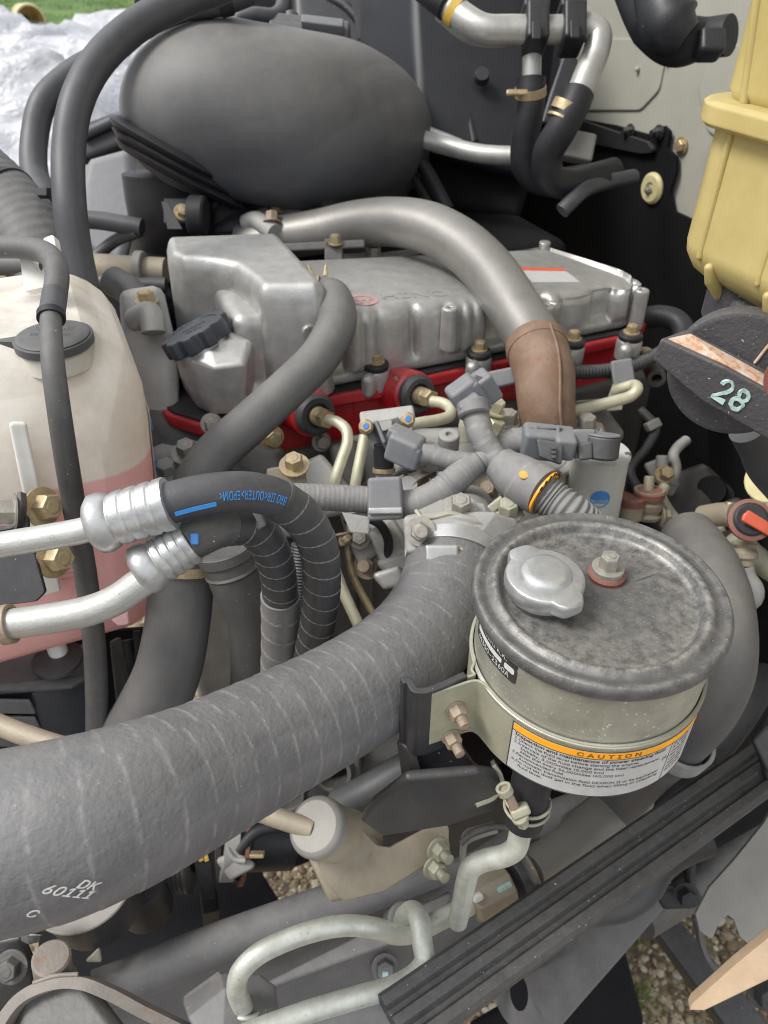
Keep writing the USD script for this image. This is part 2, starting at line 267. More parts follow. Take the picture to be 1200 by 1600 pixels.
def hexhead(o, axis, af=.012, h=.007, washer=1., wt=.0018, stud=0., hint=(0, 0, 1.), flange=True):
    """hexagon bolt head with a chamfered crown on its washer, o on the seating face; stud: threaded end standing out of a nut"""
    r = af / math.sqrt(3); z0 = wt if flange else 0
    hx = [(r * math.cos(k * math.pi / 3), r * math.sin(k * math.pi / 3)) for k in range(6)]
    pts = [(x, y, z0) for x, y in hx] + [(x, y, z0 + h * .82) for x, y in hx] + [(x * .86, y * .86, z0 + h) for x, y in hx]
    L = [tri(m3.Manifold.hull_points(np.array(pts, np.float32)))]
    if flange: L.append(trimesh.creation.cylinder(radius=af * .8 * washer, height=wt, sections=24).apply_translation((0, 0, wt / 2)))
    if not stud: L.append(lathe([(0, 0), (r * .45, 0), (r * .5, .0006), (0, .0006)], (0, 0, z0 + h - .0003), n=16))
    else:
        pr = [(0, 0)]; k = 0.; 
        while k < stud: pr += [(r * .52, k), (r * .60, k + .0006)]; k += .0012
        pr += [(r * .5, stud), (0, stud)]; L.append(lathe(pr, (0, 0, z0 + h - .001), n=18))
    return place(join(*L), np.asarray(o, float), axis, hint)
def text_on(txt, h, fn, depth=.0001, bold=False, width=None, sub=0):
    """lettering carried to a surface by fn(points x right, y up, z out)"""
    m = meshkit.text_mesh(txt, h, depth, bold); v = np.array(m.vertices)
    if width: v[:, 0] *= width / v[:, 0].max()
    m.vertices = fn(v); return m

# ------------------------------------------------------------------ things, parts and sub-parts
COUNT, THINGS = {}, []
def numbered(parent, name):
    k = (parent, name); n = COUNT.get(k, 0); COUNT[k] = n + 1
    return name if n == 0 else f'{name}_{n:03d}'
class Thing:
    def __init__(self, name, label=None, cat=None, group=None, kind=None):
        self.name, self.label, self.cat, self.group, self.kind, self.parts = name, label, cat, group, kind, []; THINGS.append(self)
    def add(self, name, mesh, m, label=None, parent=None, smooth=35):
        q = dict(name=name, mesh=mesh, mat=m, label=label, parent=parent, smooth=smooth, sub=[])
        (parent['sub'] if parent else self.parts).append(q); return q
def write(path, q, base):
    mesh = q['mesh'].copy(); tape = mesh.metadata.get('tape') if len(mesh.metadata.get('tape', [])) == len(mesh.vertices) else None
    mesh.vertices = np.asarray(mesh.vertices) - base
    if tape is not None:
        g = usdkit.mesh(stage, path, mesh, LK[q['mat']], smooth=True)
        UsdGeom.PrimvarsAPI(g).CreatePrimvar('tape', Sdf.ValueTypeNames.FloatArray, 'vertex').Set(Vt.FloatArray.FromNumpy(np.asarray(tape, np.float32)))
    else: g = usdkit.mesh(stage, path, mesh, LK[q['mat']], smooth=q['smooth'])
    return g
def flush():
    for t in THINGS:
        allm = [q['mesh'] for p in t.parts for q in [p] + p['sub']]
        lo = np.min([m.bounds[0] for m in allm], 0); hi = np.max([m.bounds[1] for m in allm], 0); base = np.array([(lo[0] + hi[0]) / 2, (lo[1] + hi[1]) / 2, lo[2]])
        path = '/World/' + numbered('/World', t.name)
        if len(t.parts) == 1 and not t.parts[0]['sub']:
            x = write(path, t.parts[0], base); UsdGeom.Xformable(x).AddTranslateOp().Set(Gf.Vec3d(*map(float, base)))
        else:
            x = UsdGeom.Xform.Define(stage, path); x.AddTranslateOp().Set(Gf.Vec3d(*map(float, base)))
            for q in t.parts:
                pp = path + '/' + numbered(path, q['name']); g = write(pp, q, base)
                if q['label']: g.GetPrim().SetCustomDataByKey('label', q['label'])
                for s in q['sub']:
                    sp = pp + '/' + numbered(pp, s['name']); h = write(sp, s, base)
                    if s['label']: h.GetPrim().SetCustomDataByKey('label', s['label'])
        pr = x.GetPrim()
        for k, v in (('label', t.label), ('category', t.cat), ('group', t.group), ('kind', t.kind)):
            if v: pr.SetCustomDataByKey(k, v)

# ================================================================== the setting: ground, lawn, panels of the truck round the engine bay
S = 'structure'
usdkit.material(stage, '/World/Looks/gravel_look', {
    'g': ('geometry', {}), 'v': ('voronoi_texture', {'scale': 85.}), 'n': ('noise_texture', {'scale': 9., 'detail': 6.}),
    'r': ('rgb_ramp', {'ramp': [(0, (.06, .042, .022)), (.35, (.13, .095, .052)), (.7, (.22, .17, .10)), (1, (.36, .30, .21))]}),
    's': ('separate_color', {}), 'm': ('mix_color', {'b': (.075, .055, .035)}), 'f': ('map_range', {'from_min': .4, 'from_max': .7, 'clamp': True}),
    'p': ('principled_bsdf', {'roughness': .85}), 'b': ('bump', {'strength': .9, 'distance': .006, 'invert': True})},
    [('g.position', 'v.vector'), ('g.position', 'n.vector'), ('v.color', 's.color'), ('s.r', 'r.fac'), ('r.color', 'm.a'), ('n.fac', 'f.value'), ('f.result', 'm.fac'), ('m.result', 'p.base_color'), ('v.distance', 'b.height'), ('b.normal', 'p.normal')], surface='p.BSDF')
LK['gravel_look'] = UsdShade.Material.Get(stage, '/World/Looks/gravel_look')
usdkit.material(stage, '/World/Looks/stone_look', {
    'o': ('object_info', {}), 'g': ('geometry', {}), 'n': ('noise_texture', {'scale': 160., 'detail': 4.}),
    'r': ('rgb_ramp', {'ramp': [(0, (.07, .048, .026)), (.3, (.19, .135, .075)), (.6, (.29, .22, .135)), (.85, (.46, .40, .29)), (1, (.20, .18, .15))]}),
    'm': ('mix_color', {'blend_type': 'multiply', 'fac': .5}), 'p': ('principled_bsdf', {'roughness': .8})},
    [('o.random', 'r.fac'), ('g.position', 'n.vector'), ('r.color', 'm.a'), ('n.color', 'm.b'), ('m.result', 'p.base_color')], surface='p.BSDF')
LK['stone_look'] = UsdShade.Material.Get(stage, '/World/Looks/stone_look')
usdkit.material(stage, '/World/Looks/grass_look', {
    'g': ('geometry', {}), 'n': ('noise_texture', {'scale': 1.4, 'detail': 8.}), 'r': ('rgb_ramp', {'ramp': [(.3, (.05, .10, .014)), (.55, (.085, .16, .02)), (.8, (.14, .20, .045))]}), 'p': ('principled_bsdf', {'roughness': .7}), 't': ('translucent_bsdf', {}), 'm': ('mix_closure', {'fac': .25})},
    [('g.position', 'n.vector'), ('n.fac', 'r.fac'), ('r.color', 'p.base_color'), ('r.color', 't.color'), ('p.BSDF', 'm.closure1'), ('t.BSDF', 'm.closure2')], surface='m.closure')
LK['grass_look'] = UsdShade.Material.Get(stage, '/World/Looks/grass_look')
usdkit.material(stage, '/World/Looks/tarp_look', {
    'g': ('geometry', {}), 'n': ('noise_texture', {'scale': 2.5, 'detail': 6.}), 'r': ('rgb_ramp', {'ramp': [(.35, (.26, .26, .27)), (.55, (.42, .42, .43)), (.72, (.20, .195, .18))]}), 'p': ('principled_bsdf', {'roughness': .4, 'metallic': .12}), 'nb': ('noise_texture', {'scale': 9., 'detail': 6., 'distortion': 1.2}), 'b': ('bump', {'strength': .5, 'distance': .05})},
    [('g.position', 'n.vector'), ('n.fac', 'r.fac'), ('r.color', 'p.base_color'), ('g.position', 'nb.vector'), ('nb.fac', 'b.height'), ('b.normal', 'p.normal')], surface='p.BSDF')
LK['tarp_look'] = UsdShade.Material.Get(stage, '/World/Looks/tarp_look')

def sheet(x0, x1, y0, y1, z): return trimesh.Trimesh([(x0, y0, z), (x1, y0, z), (x1, y1, z), (x0, y1, z)], [(0, 1, 2), (0, 2, 3)], process=False)
t = Thing('ground', kind=S); t.add('ground', sheet(-150, 150, -100, 250, 0), 'gravel_look', smooth=False)
gx, gy = np.meshgrid(np.linspace(-12, 8, 120), np.linspace(11, 60, 160)); gz = .012 + .03 * meshkit.fbm(np.stack([gx, gy, 0 * gx], -1) * 1.3, 4)
def grid(gx, gy, gz):
    n, m = gx.shape; i, j = np.meshgrid(np.arange(n - 1), np.arange(m - 1), indexing='ij'); a = (i * m + j).ravel()
    return trimesh.Trimesh(np.stack([gx, gy, gz], -1).reshape(-1, 3), np.vstack([np.stack([a, a + 1, a + m + 1], 1), np.stack([a, a + m + 1, a + m], 1)]), process=False)
t = Thing('lawn', kind=S); t.add('lawn', grid(gx, gy, gz), 'grass_look', smooth=True)
# blades over the near part of the lawn
rng = np.random.default_rng(3)
def blades(cx, cy, n, spread, h, w, z=0.):
    V, Fc = [], []
    for k in range(n):
        x, y = cx + rng.normal(0, spread), cy + rng.normal(0, spread); a = rng.uniform(0, 6.28); l = h * rng.uniform(.5, 1.1); bx, by = rng.normal(0, .35, 2) * l; ww = w * rng.uniform(.6, 1.2)
        dx, dy = math.cos(a) * ww, math.sin(a) * ww; b = len(V)
        V += [(x - dx, y - dy, z), (x + dx, y + dy, z), (x + bx * .4 - dx * .7, y + by * .4 - dy * .7, z + l * .6), (x + bx * .4 + dx * .7, y + by * .4 + dy * .7, z + l * .6), (x + bx, y + by, z + l)]
        Fc += [(b, b + 1, b + 3), (b, b + 3, b + 2), (b + 2, b + 3, b + 4)]
    return trimesh.Trimesh(V, Fc, process=False)
V = [blades(rng.uniform(-11, -3.5), rng.uniform(11, 26), 26, .16, .07, .006, .02) for _ in range(700)]
t = Thing('lawn_grass', 'bright green mown grass of the lawn behind the tarpaulin', 'grass', kind='stuff'); t.add('lawn_grass', join(*V), 'grass_look', smooth=False)
# gravel stones where the ground shows through the engine bay
stones = []
for k in range(6):
    m = trimesh.creation.icosphere(1, 1.); v = np.array(m.vertices); v *= 1 + .45 * (meshkit.noise(v * 1.7 + 20 * k, k)[:, None] - .5); v *= (1, .8, .55); m.vertices = v; stones.append(m)
pi = UsdGeom.PointInstancer.Define(stage, '/World/gravel'); pr = []
for k, m in enumerate(stones):
    g = usdkit.mesh(stage, f'/World/gravel/stone_{k:03d}', m, LK['stone_look'], smooth=True); pr.append(g.GetPath())
pi.CreatePrototypesRel().SetTargets(pr)
rng = np.random.default_rng(5); N = 26000
uu, vv = rng.uniform(-.35, 1.5, N), rng.uniform(-.1, 1.3, N); pos = uu[:, None] * EU + vv[:, None] * EV; sz = .0046 * np.exp(rng.normal(0, .45, N)); sz = np.clip(sz, .002, .015); pos[:, 2] = sz * .3
q = rng.normal(size=(N, 4)); q[:, 1:3] *= .25; q /= np.linalg.norm(q, axis=1, keepdims=True)
pi.CreatePositionsAttr(Vt.Vec3fArray.FromNumpy(pos.astype(np.float32))); pi.CreateScalesAttr(Vt.Vec3fArray.FromNumpy(np.repeat(sz[:, None], 3, 1).astype(np.float32)))
pi.CreateOrientationsAttr(Vt.QuathArray([Gf.Quath(float(a), float(b), float(c), float(d)) for a, b, c, d in q])); pi.CreateProtoIndicesAttr(Vt.IntArray.FromNumpy(rng.integers(0, 6, N).astype(np.int32)))
for k, v in (('label', 'loose brown and cream gravel on the ground under the truck'), ('category', 'gravel'), ('kind', 'stuff')): pi.GetPrim().SetCustomDataByKey(k, v)
rng = np.random.default_rng(8)
for k, (x, y, lab) in enumerate(((978, 1470, 'green grass tuft in the gravel right of the grey steel tube'), (1000, 1565, 'low green weed tuft in the gravel beside the black steel bar'))):
    c = Pz(x, y, 0); t = Thing('grass_tuft', lab, 'grass'); t.add('grass_tuft', blades(c[0], c[1], 34, .016, .045, .0016), 'grass_look', smooth=False)

# far side: tarpaulin heap with things thrown on it
nx, ny = 150, 130
gx, gy = np.meshgrid(np.linspace(-9.5, -1.2, nx), np.linspace(4.3, 9.4, ny)); pp = np.stack([gx, gy, 0 * gx], -1)
wob = pp + .35 * np.stack([meshkit.fbm(pp * 1.1 + 9, 3), meshkit.fbm(pp * 1.1 + 40, 3), 0 * gx], -1)
prof = np.clip(np.minimum((gy - 4.3) / 1.6, (9.4 - gy) / .9), 0, 1); prof = np.minimum(prof, np.clip((gx + 9.5) / .8, 0, 1)) * np.clip((-1.2 - gx) / .7, 0, 1)
rid = 1 - np.abs(2 * meshkit.fbm(wob * np.array([1.1, 2.2, 1]), 4, 3) - 1) * 1.9
gz = .02 + prof ** .7 * (.36 + .34 * rid + .12 * meshkit.fbm(pp * 5, 3, 6) + .09 * (gy - 4.3) / 4)
t = Thing('tarpaulin', 'crumpled silver grey tarpaulin over a heap before the lawn', 'tarpaulin'); t.add('tarpaulin', grid(gx, gy, gz), 'tarp_look', smooth=True)
def far(x, y, d): return P(x, y, d)
t = Thing('bucket', 'cream plastic bucket tipped over on the grey tarpaulin', 'bucket')
a, b = far(35, 24, 7.4), far(62, 42, 7.1); ax = unit(b - a)
t.add('pail', lathe([(.0, 0), (.10, 0), (.128, .24), (.136, .24), (.136, .262), (.122, .262), (.118, .2), (.09, .01), (0, .01)], a, ax, 32), 'bracket_beige' if 0 else 'tank_yellow')
t.add('rim', lathe([(.128, .225), (.140, .225), (.140, .245), (.128, .245), (.128, .225)], a, ax, 32), 'white_plastic')
t = Thing('rag', 'orange red cloth scrap beside the tipped bucket', 'rag'); c = far(54, 53, 7.2)
m = trimesh.creation.icosphere(3, .07); v = np.array(m.vertices); v *= 1 + 1.0 * (meshkit.fbm(v * 26, 3)[:, None] - .5); v[:, 2] *= .6; m.vertices = v + c; t.add('rag', m, 'orange_plastic', smooth=True)
t = Thing('boot', 'dark rubber boot lying left of the cream bucket', 'boot'); c = far(12, 37, 7.4)
t.add('boot', join(tube([c + AX * -.22, c + AX * -.02, c + AX * .12 + EZ * .0, c + AX * .2 + FW * -.06], [.07, .07, .075, .045], 16, .02), rbox((.2, .1, .05), .02, c + AX * .14 - EZ * .05)), 'rubber_black', smooth=60)
t = Thing('clay_pot', 'brown clay pot at the lawn edge behind the hose arc', 'pot'); c = far(291, 12, 7.8)
t.add('clay_pot', lathe([(0, -.16), (.09, -.16), (.12, .08), (.135, .08), (.135, .14), (.115, .14), (.09, 0), (0, 0)], c, EZ, 28), 'rusty_iron')

# ------------------------------------------------------------------ firewall and inner panels of the cab
U0 = .92
t = Thing('firewall', 'pale grey painted firewall panel behind the yellow tank', 'panel')
pan = plate([T(U0, 1.35, 1.12), T(U0, 1.35, 2.3), T(U0, -.6, 2.3), T(U0, -.6, 1.12)], .004)
t.add('panel', pan, 'firewall_paint')
emb = plate([Pu(*q, U0 - .003) for q in ((940, 60), (1045, 62), (1030, 140), (1000, 172), (905, 172), (880, 120))], .004, rnd=.02)
t.add('raised_panel', emb, 'firewall_paint')
emb = plate([Pu(*q, U0 - .003) for q in ((1110, 80), (1200, 60), (1200, 260), (1105, 205), (1090, 140))], .004, rnd=.015); t.add('raised_panel', emb, 'firewall_paint')
for q in ((997, 108), (1042, 92)): t.add('weld_stud', lathe([(0, 0), (.004, 0), (.003, .005), (0, .006)], Pu(*q, U0 - .004), -EU, 12), 'firewall_paint')
t.add('screw', hexhead(Pu(1065, 228, U0 - .002), -EU, .016, .006), 'bolt_gold')
BK = plate([Pu(*q, U0 - .012) for q in ((780, 150), (870, 180), (960, 196), (1018, 212), (1036, 196), (1046, 206), (1042, 232), (1056, 246), (1056, 268), (1046, 300), (1052, 330), (1200, 400), (1200, 900), (760, 900))], .006, rnd=.004)
t = Thing('dash_bracket', 'black steel sheet on the lower firewall holding the heater hoses', 'bracket'); t.add('plate', BK, 'deep_black')
gq = Pu(1020, 294, U0 - .013)
t.add('grommet', lathe([(0, .004), (.008, .004), (.010, .007), (.020, .007), (.024, .003), (.024, 0), (0, 0)], gq, -EU, 32), 'cream_grommet')
t.add('screw', hexhead(Pu(1013, 297, U0 - .02), -EU, .008, .004), 'bolt_steel')
for q in ((1030, 207), (985, 205)): t.add('nut', hexhead(Pu(*q, U0 - .014), -EU, .014, .008, stud=.006), 'black_paint')
t.add('strap', plate([Pu(*q, U0 - .022) for q in ((868, 196), (900, 186), (1010, 222), (1025, 238), (1000, 240), (880, 215))], .008, rnd=.004), 'black_paint')
# dark inner panels that close the bay: beyond the engine, right side and tunnel
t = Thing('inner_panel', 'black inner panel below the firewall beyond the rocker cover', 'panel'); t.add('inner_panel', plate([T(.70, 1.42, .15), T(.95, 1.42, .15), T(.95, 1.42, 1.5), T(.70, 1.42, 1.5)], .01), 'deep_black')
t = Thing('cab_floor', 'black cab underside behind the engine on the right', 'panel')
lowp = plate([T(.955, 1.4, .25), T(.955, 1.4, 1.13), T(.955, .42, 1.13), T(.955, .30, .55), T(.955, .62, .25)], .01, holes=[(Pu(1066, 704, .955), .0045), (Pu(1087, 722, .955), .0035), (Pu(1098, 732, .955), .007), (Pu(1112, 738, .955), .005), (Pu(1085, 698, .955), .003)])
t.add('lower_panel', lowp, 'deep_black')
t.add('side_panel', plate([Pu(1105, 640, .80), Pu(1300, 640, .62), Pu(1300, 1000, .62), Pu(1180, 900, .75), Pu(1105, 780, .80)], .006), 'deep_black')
t = Thing('rear_sheet', 'pale sheet glinting through holes in the dark panel right of the engine', 'panel'); t.add('rear_sheet', plate([T(1.3, .2, .3), T(1.3, 1.4, .3), T(1.3, 1.4, 1.05), T(1.3, .2, 1.05)], .004), 'white_plastic')
# heater housing: black moulded box at the back of the bay
def qd(x, y, d): return P(x, y, d)
t = Thing('heater_box', 'big black moulded heater housing at the top behind the engine', 'housing')
L = [qd(x, y, 1.16) for x, y in ((655, 60), (668, 225), (812, 262), (818, 90), (690, 20), (800, -90), (650, -90))] + [q + EV * .22 for q in [qd(x, y, 1.22) for x, y in ((600, 60), (600, 250), (840, 262), (850, 60), (620, -90), (840, -90))]]
t.add('case', hull(L, .018), 'heater_plastic', smooth=50)
t.add('rib', tube([qd(700, -20, 1.155), qd(716, 100, 1.155), qd(742, 225, 1.15)], .010, 10), 'heater_plastic')
t.add('boss', lathe([(0, 0), (.012, 0), (.010, .012), (0, .012)], qd(752, 122, 1.13), -FW, 20), 'black_plastic')
t.add('lower_case', hull([qd(x, y, d) for d in (1.20, 1.36) for x, y in ((640, 215), (650, 300), (800, 330), (826, 250))], .015), 'deep_black', smooth=50)
t = Thing('blower_case', 'dark blower casing behind the grey intake duct', 'housing')
t.add('case', hull([qd(x, y, d) for d in (1.30, 1.5) for x, y in ((470, -60), (480, 100), (610, 60), (640, 250), (560, 330), (650, -70))], .02), 'black_plastic', smooth=50)
t.add('flange', tube([qd(485, -10, 1.29), qd(540, 10, 1.28), qd(575, 60, 1.28), qd(585, 130, 1.29)], .008, 10), 'black_plastic')
t.add('pleat', plate([qd(545, -20, 1.27), qd(560, 60, 1.27), qd(575, 60, 1.27), qd(562, -20, 1.27)], .02), 'black_plastic')
t = Thing('cowl', 'black cowl beam across the top of the engine bay', 'panel'); t.add('cowl', hull([qd(x, y, d) for d in (1.40, 1.7) for x, y in ((220, -60), (230, 30), (560, 80), (640, -60))], .02), 'deep_black', smooth=50)
t.add('seal', tube([qd(235, 60, 1.38), qd(300, 40, 1.38), qd(330, 15, 1.38), qd(420, -30, 1.38)], .010, 10), 'rubber_black')
# small vacuum hose and sensor at the top
t = Thing('map_sensor', 'black vacuum sensor with a looped hose above the grey duct', 'sensor')
t.add('body', rbox((.115, .035, .03), .004, qd(485, 52, 1.12), AX + UP * -.12, FW), 'dark_plastic')
t.add('lid', rbox((.06, .03, .012), .002, qd(505, 42, 1.10), AX + UP * -.12, FW), 'grey_plastic')
t.add('connector', rbox((.05, .028, .024), .003, qd(448, 55, 1.11), AX + UP * -.12, FW), 'dark_plastic')
t.add('nipple', cyl(qd(455, 22, 1.12), qd(455, 40, 1.12), .011), 'dark_plastic')
t.add('vacuum_hose', tube([qd(441, -30, 1.12), qd(441, 10, 1.12), qd(428, 24, 1.11), qd(395, 23, 1.1), qd(372, 30, 1.1), qd(372, 43, 1.1), qd(395, 51, 1.1), qd(430, 52, 1.1)], .010, 16), 'rubber_hose')
# pipes with their clips at the top right
def px_tube(pts, r, **k): return tube([P(*q[:3]) for q in pts], r, **k)
t = Thing('heater_pipe', 'bent bare aluminium heater pipe with two black clips at the top', 'pipe')
t.add('pipe', px_tube([(655, -30, .92), (680, -8, .92), (712, 18, .91), (755, 44, .90), (800, 46, .90), (880, 46, .90), (915, 42, .90), (934, 52, .90), (932, 80, .90), (918, 115, .90), (903, 152, .90)], .0155, n=24), 'alu_pipe')
t.add('ring', lathe([(.0155, 0), (.0175, 0), (.0175, .010), (.0155, .010), (.0155, 0)], P(706, 12, .91), P(716, 20, .91) - P(706, 12, .91), 28), 'yellow_mark')
t.add('sleeve', cyl(P(660, -24, .918), P(702, 10, .91), .0175), 'rubber_black')
for x in (836, 893):
    c = P(x, 46, .90); t.add('pipe_clip', join(rbox((.026, .046, .044), .004, c, AX, FW), rbox((.030, .03, .012), .003, c + UP * .024, AX, FW)), 'black_plastic', parent=None)
t.add('latch', rbox((.010, .004, .02), .001, P(838, 48, .872), AX, FW), 'black_plastic'); t.add('latch', rbox((.010, .004, .02), .001, P(898, 46, .872), AX, FW), 'black_plastic')
t = Thing('heater_pipe', 'short straight aluminium pipe stub below the left black clip', 'pipe')
t.add('pipe', px_tube([(690, 18, .94), (735, 52, .93), (780, 58, .92), (815, 56, .92), (831, 66, .92), (831, 90, .92), (830, 140, .93)], .0115, n=20), 'alu_pipe')
t = Thing('heater_hose', 'black heater hose on the straight pipe stub, tan wire clamp', 'hose')
t.add('hose', px_tube([(830, 122, .93), (828, 170, .94), (820, 220, .96), (822, 262, .98), (850, 284, 1.0), (910, 280, 1.0), (960, 268, 1.02)], .0175, n=24), 'rubber_black')
t.add('clamp', lathe([(.0175, 0), (.019, 0), (.019, .010), (.0175, .010), (.0175, 0)], P(829, 150, .935), P(829, 140, .93) - P(829, 150, .935), 28), 'bolt_gold')
t.add('clamp_ear', rbox((.026, .006, .007), .002, P(808, 145, .92), AX, FW), 'bolt_gold')
t = Thing('heater_hose', 'thick black heater hose bending under the long bent pipe', 'hose')
t.add('hose', px_tube([(904, 146, .90), (895, 168, .90), (875, 205, .91), (856, 240, .93), (858, 275, .95), (888, 288, .97), (940, 276, .99)], .0185, n=24), 'rubber_black')
t.add('clamp', lathe([(.0188, 0), (.0202, 0), (.0202, .011), (.0188, .011), (.0188, 0)], P(884, 178, .905), P(893, 160, .90) - P(884, 178, .905), 28), 'bolt_gold')
t.add('clamp_band', lathe([(.0188, 0), (.0200, 0), (.0200, .003), (.0188, .003), (.0188, 0)], P(878, 190, .907), P(893, 160, .90) - P(878, 190, .907), 28), 'bolt_gold')
t = Thing('drain_hose', 'thin dark drain hose with a cut end below the heater hoses', 'hose')
t.add('drain_hose', px_tube([(990, 276, 1.02), (950, 284, .99), (915, 296, .96), (890, 318, .95), (878, 330, .95)], .0095, n=16), 'rubber_hose')
t = Thing('steel_line', 'pale bare metal line running left behind the heater hoses', 'pipe')
t.add('steel_line', px_tube([(640, 212, 1.10), (690, 226, 1.10), (750, 240, 1.08), (815, 244, 1.06)], .0125, n=20), 'alu_pipe')
t = Thing('steel_line', 'thin shiny line just above the pale metal line', 'pipe'); t.add('steel_line', px_tube([(640, 196, 1.13), (675, 208, 1.13), (720, 226, 1.12)], .0075, n=14), 'steel_bright')
t = Thing('cable', 'dark cables hanging left of the heater box bottom', 'cable'); t.add('cable', px_tube([(640, 230, 1.12), (668, 270, 1.12), (700, 330, 1.1)], .010, n=12), 'rubber_black'); t.add('cable', px_tube([(628, 250, 1.14), (660, 300, 1.12), (680, 335, 1.1)], .006, n=12), 'rubber_black')
t = Thing('bulkhead_bracket', 'grey metal bracket half hidden between the heater hoses', 'bracket'); t.add('bulkhead_bracket', rbox((.05, .02, .04), .004, P(900, 230, 1.1), AX - UP * .2, FW), 'steel_pipe')
t = Thing('wiring_bundle', 'black taped wiring bundle under the cowl, top right', 'cable')
t.add('bundle', px_tube([(1000, -30, .95), (1030, 30, .93), (1060, 62, .92), (1100, 60, .92), (1140, 55, .9)], [.034, .036, .03, .022, .022], n=20), 'rubber_black')
t.add('boot', px_tube([(1030, -20, .9), (1048, 40, .9), (1072, 62, .9)], [.03, .034, .02], n=20), 'black_plastic')
t.add('connector', rbox((.03, .03, .03), .006, P(1108, 70, .90), AX, FW), 'black_plastic')

# ------------------------------------------------------------------ far fender, seen left between the hoses
t = Thing('far_fender', 'beige grey inner fender with a black rubber seal, far left', 'fender')
t.add('panel', hull([P(x, y, d) for d in (1.45, 1.6) for x, y in ((130, 225), (215, 195), (225, 450), (130, 450))], .02), 'sheet_grey', smooth=50)
t.add('seal', hull([P(x, y, 1.40) for x, y in ((132, 208), (210, 180), (210, 215), (132, 245))], .014), 'rubber_black', smooth=50)
t.add('edge', tube([P(128, 212, 1.38), P(165, 195, 1.38), P(215, 172, 1.38)], .010, 10), 'rubber_hose')
t.add('duct', hull([P(x, y, 1.38) for x, y in ((152, 268), (178, 264), (190, 330), (160, 360))], .016), 'grey_plastic', smooth=50)
t = Thing('lamp_housing', 'grey plastic lamp housing beside the far fender', 'housing'); t.add('lamp_housing', hull([P(x, y, d) for d in (1.22, 1.34) for x, y in ((140, 300), (152, 262), (196, 250), (204, 330), (186, 400), (144, 380))], .014), 'grey_plastic', smooth=50)
t = Thing('coolant_hose', 'black hose crossing behind the front arched hose', 'hose'); t.add('coolant_hose', px_tube([(90, 342, 1.0), (150, 344, 1.0), (200, 352, 1.0), (222, 356, 1.0)], .0115, n=16), 'rubber_hose')
t = Thing('coolant_hose', 'thin black hose climbing to the duct from the lower left', 'hose'); t.add('coolant_hose', px_tube([(130, 418, 1.02), (155, 396, 1.02), (180, 376, 1.02), (215, 362, 1.0)], .008, n=14), 'rubber_hose')
t = Thing('beige_pipe', 'dusty beige pipe with a collar left of the tall cover', 'pipe')
t.add('pipe', px_tube([(130, 418, .96), (190, 422, .96), (260, 426, .96)], .018, n=20), 'bracket_beige'); t.add('collar', cyl(P(212, 420, .955), P(226, 421, .955), .022), 'sheet_grey')
t = Thing('engine_hose', 'grey black hose under the dusty beige pipe', 'hose'); t.add('engine_hose', px_tube([(160, 440, .93), (200, 445, .92), (260, 446, .92)], .009, n=14), 'rubber_hose')
t = Thing('engine_hose', 'dusty hose elbow behind the coolant tank shoulder', 'hose'); t.add('engine_hose', px_tube([(175, 438, .84), (205, 458, .83), (228, 495, .82), (236, 540, .82)], .016, n=16), 'rubber_dusty')
t = Thing('arched_hose', 'thick black ribbed hose arching nearest across the upper left corner', 'hose')
t.add('arched_hose', px_tube([(420, -60, .80), (350, -22, .78), (285, 2, .76), (210, 42, .74), (150, 100, .72), (118, 165, .71), (107, 240, .71), (109, 320, .71), (118, 390, .72), (130, 450, .73)], .0150, n=32, step=.0012, mod=ringmod(.0026, .00009)), 'rubber_hose')
t = Thing('arched_hose', 'second black hose arching behind the ribbed one, upper left', 'hose')
t.add('arched_hose', px_tube([(390, -14, .90), (345, 2, .90), (285, 12, .90), (225, 38, .90), (170, 82, .90), (110, 118, .89), (68, 160, .88), (54, 215, .88), (54, 270, .87), (72, 312, .85)], .0150, n=28, step=.0015, mod=ringmod(.0026, .00008)), 'rubber_hose')
t.add('end_sleeve', cyl(P(340, 2, .90), P(362, -3, .90), .0175), 'rubber_black')
t = Thing('radiator_hose', 'woven thick black radiator hose with a cable tie, left edge', 'hose')
hp = [P(*q) for q in ((-60, 255, .78), (-10, 300, .77), (30, 345, .76), (62, 400, .75), (88, 470, .745), (100, 560, .76))]
def weave(s, a): 
    w = np.sin(s / .0032 + a * 22) * np.sin(s / .0032 - a * 22); return .0004 * w, 0 * w
t.add('hose', tube(hp, .036, 96, .0009, mod=weave), 'rubber_dusty')
p_, s_, t_, a_, b_ = at_tube(hp); k = int(len(p_) * .30)
t.add('cable_tie', lathe([(.036, -.004), (.0378, -.004), (.0378, .004), (.036, .004), (.036, -.004)], p_[k], unit(t_[k] + UP * .25 + AX * .25), 60), 'rubber_black')
t.add('tie_head', rbox((.010, .008, .008), .001, P(68, 302, .73), AX, UP), 'rubber_black')

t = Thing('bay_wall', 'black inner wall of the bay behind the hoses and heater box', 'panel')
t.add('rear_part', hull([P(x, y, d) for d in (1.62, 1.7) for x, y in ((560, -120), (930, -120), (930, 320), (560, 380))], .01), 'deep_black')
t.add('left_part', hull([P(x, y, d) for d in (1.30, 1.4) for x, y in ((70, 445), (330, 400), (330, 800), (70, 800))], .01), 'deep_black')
t.add('corner_part', hull([P(x, y, d) for d in (1.06, 1.1) for x, y in ((862, 150), (890, 70), (905, 120), (880, 190), (850, 190))], .004), 'black_plastic')
t = Thing('open_hood', 'raised hood panel of the truck leaning over the firewall', 'hood')
t.add('open_hood', hull([T(u, v, z) for u, z in ((1.0, 1.95), (.98, 1.99), (.42, 2.62), (.40, 2.58)) for v in (-.25, 1.45)], .012), 'firewall_paint')

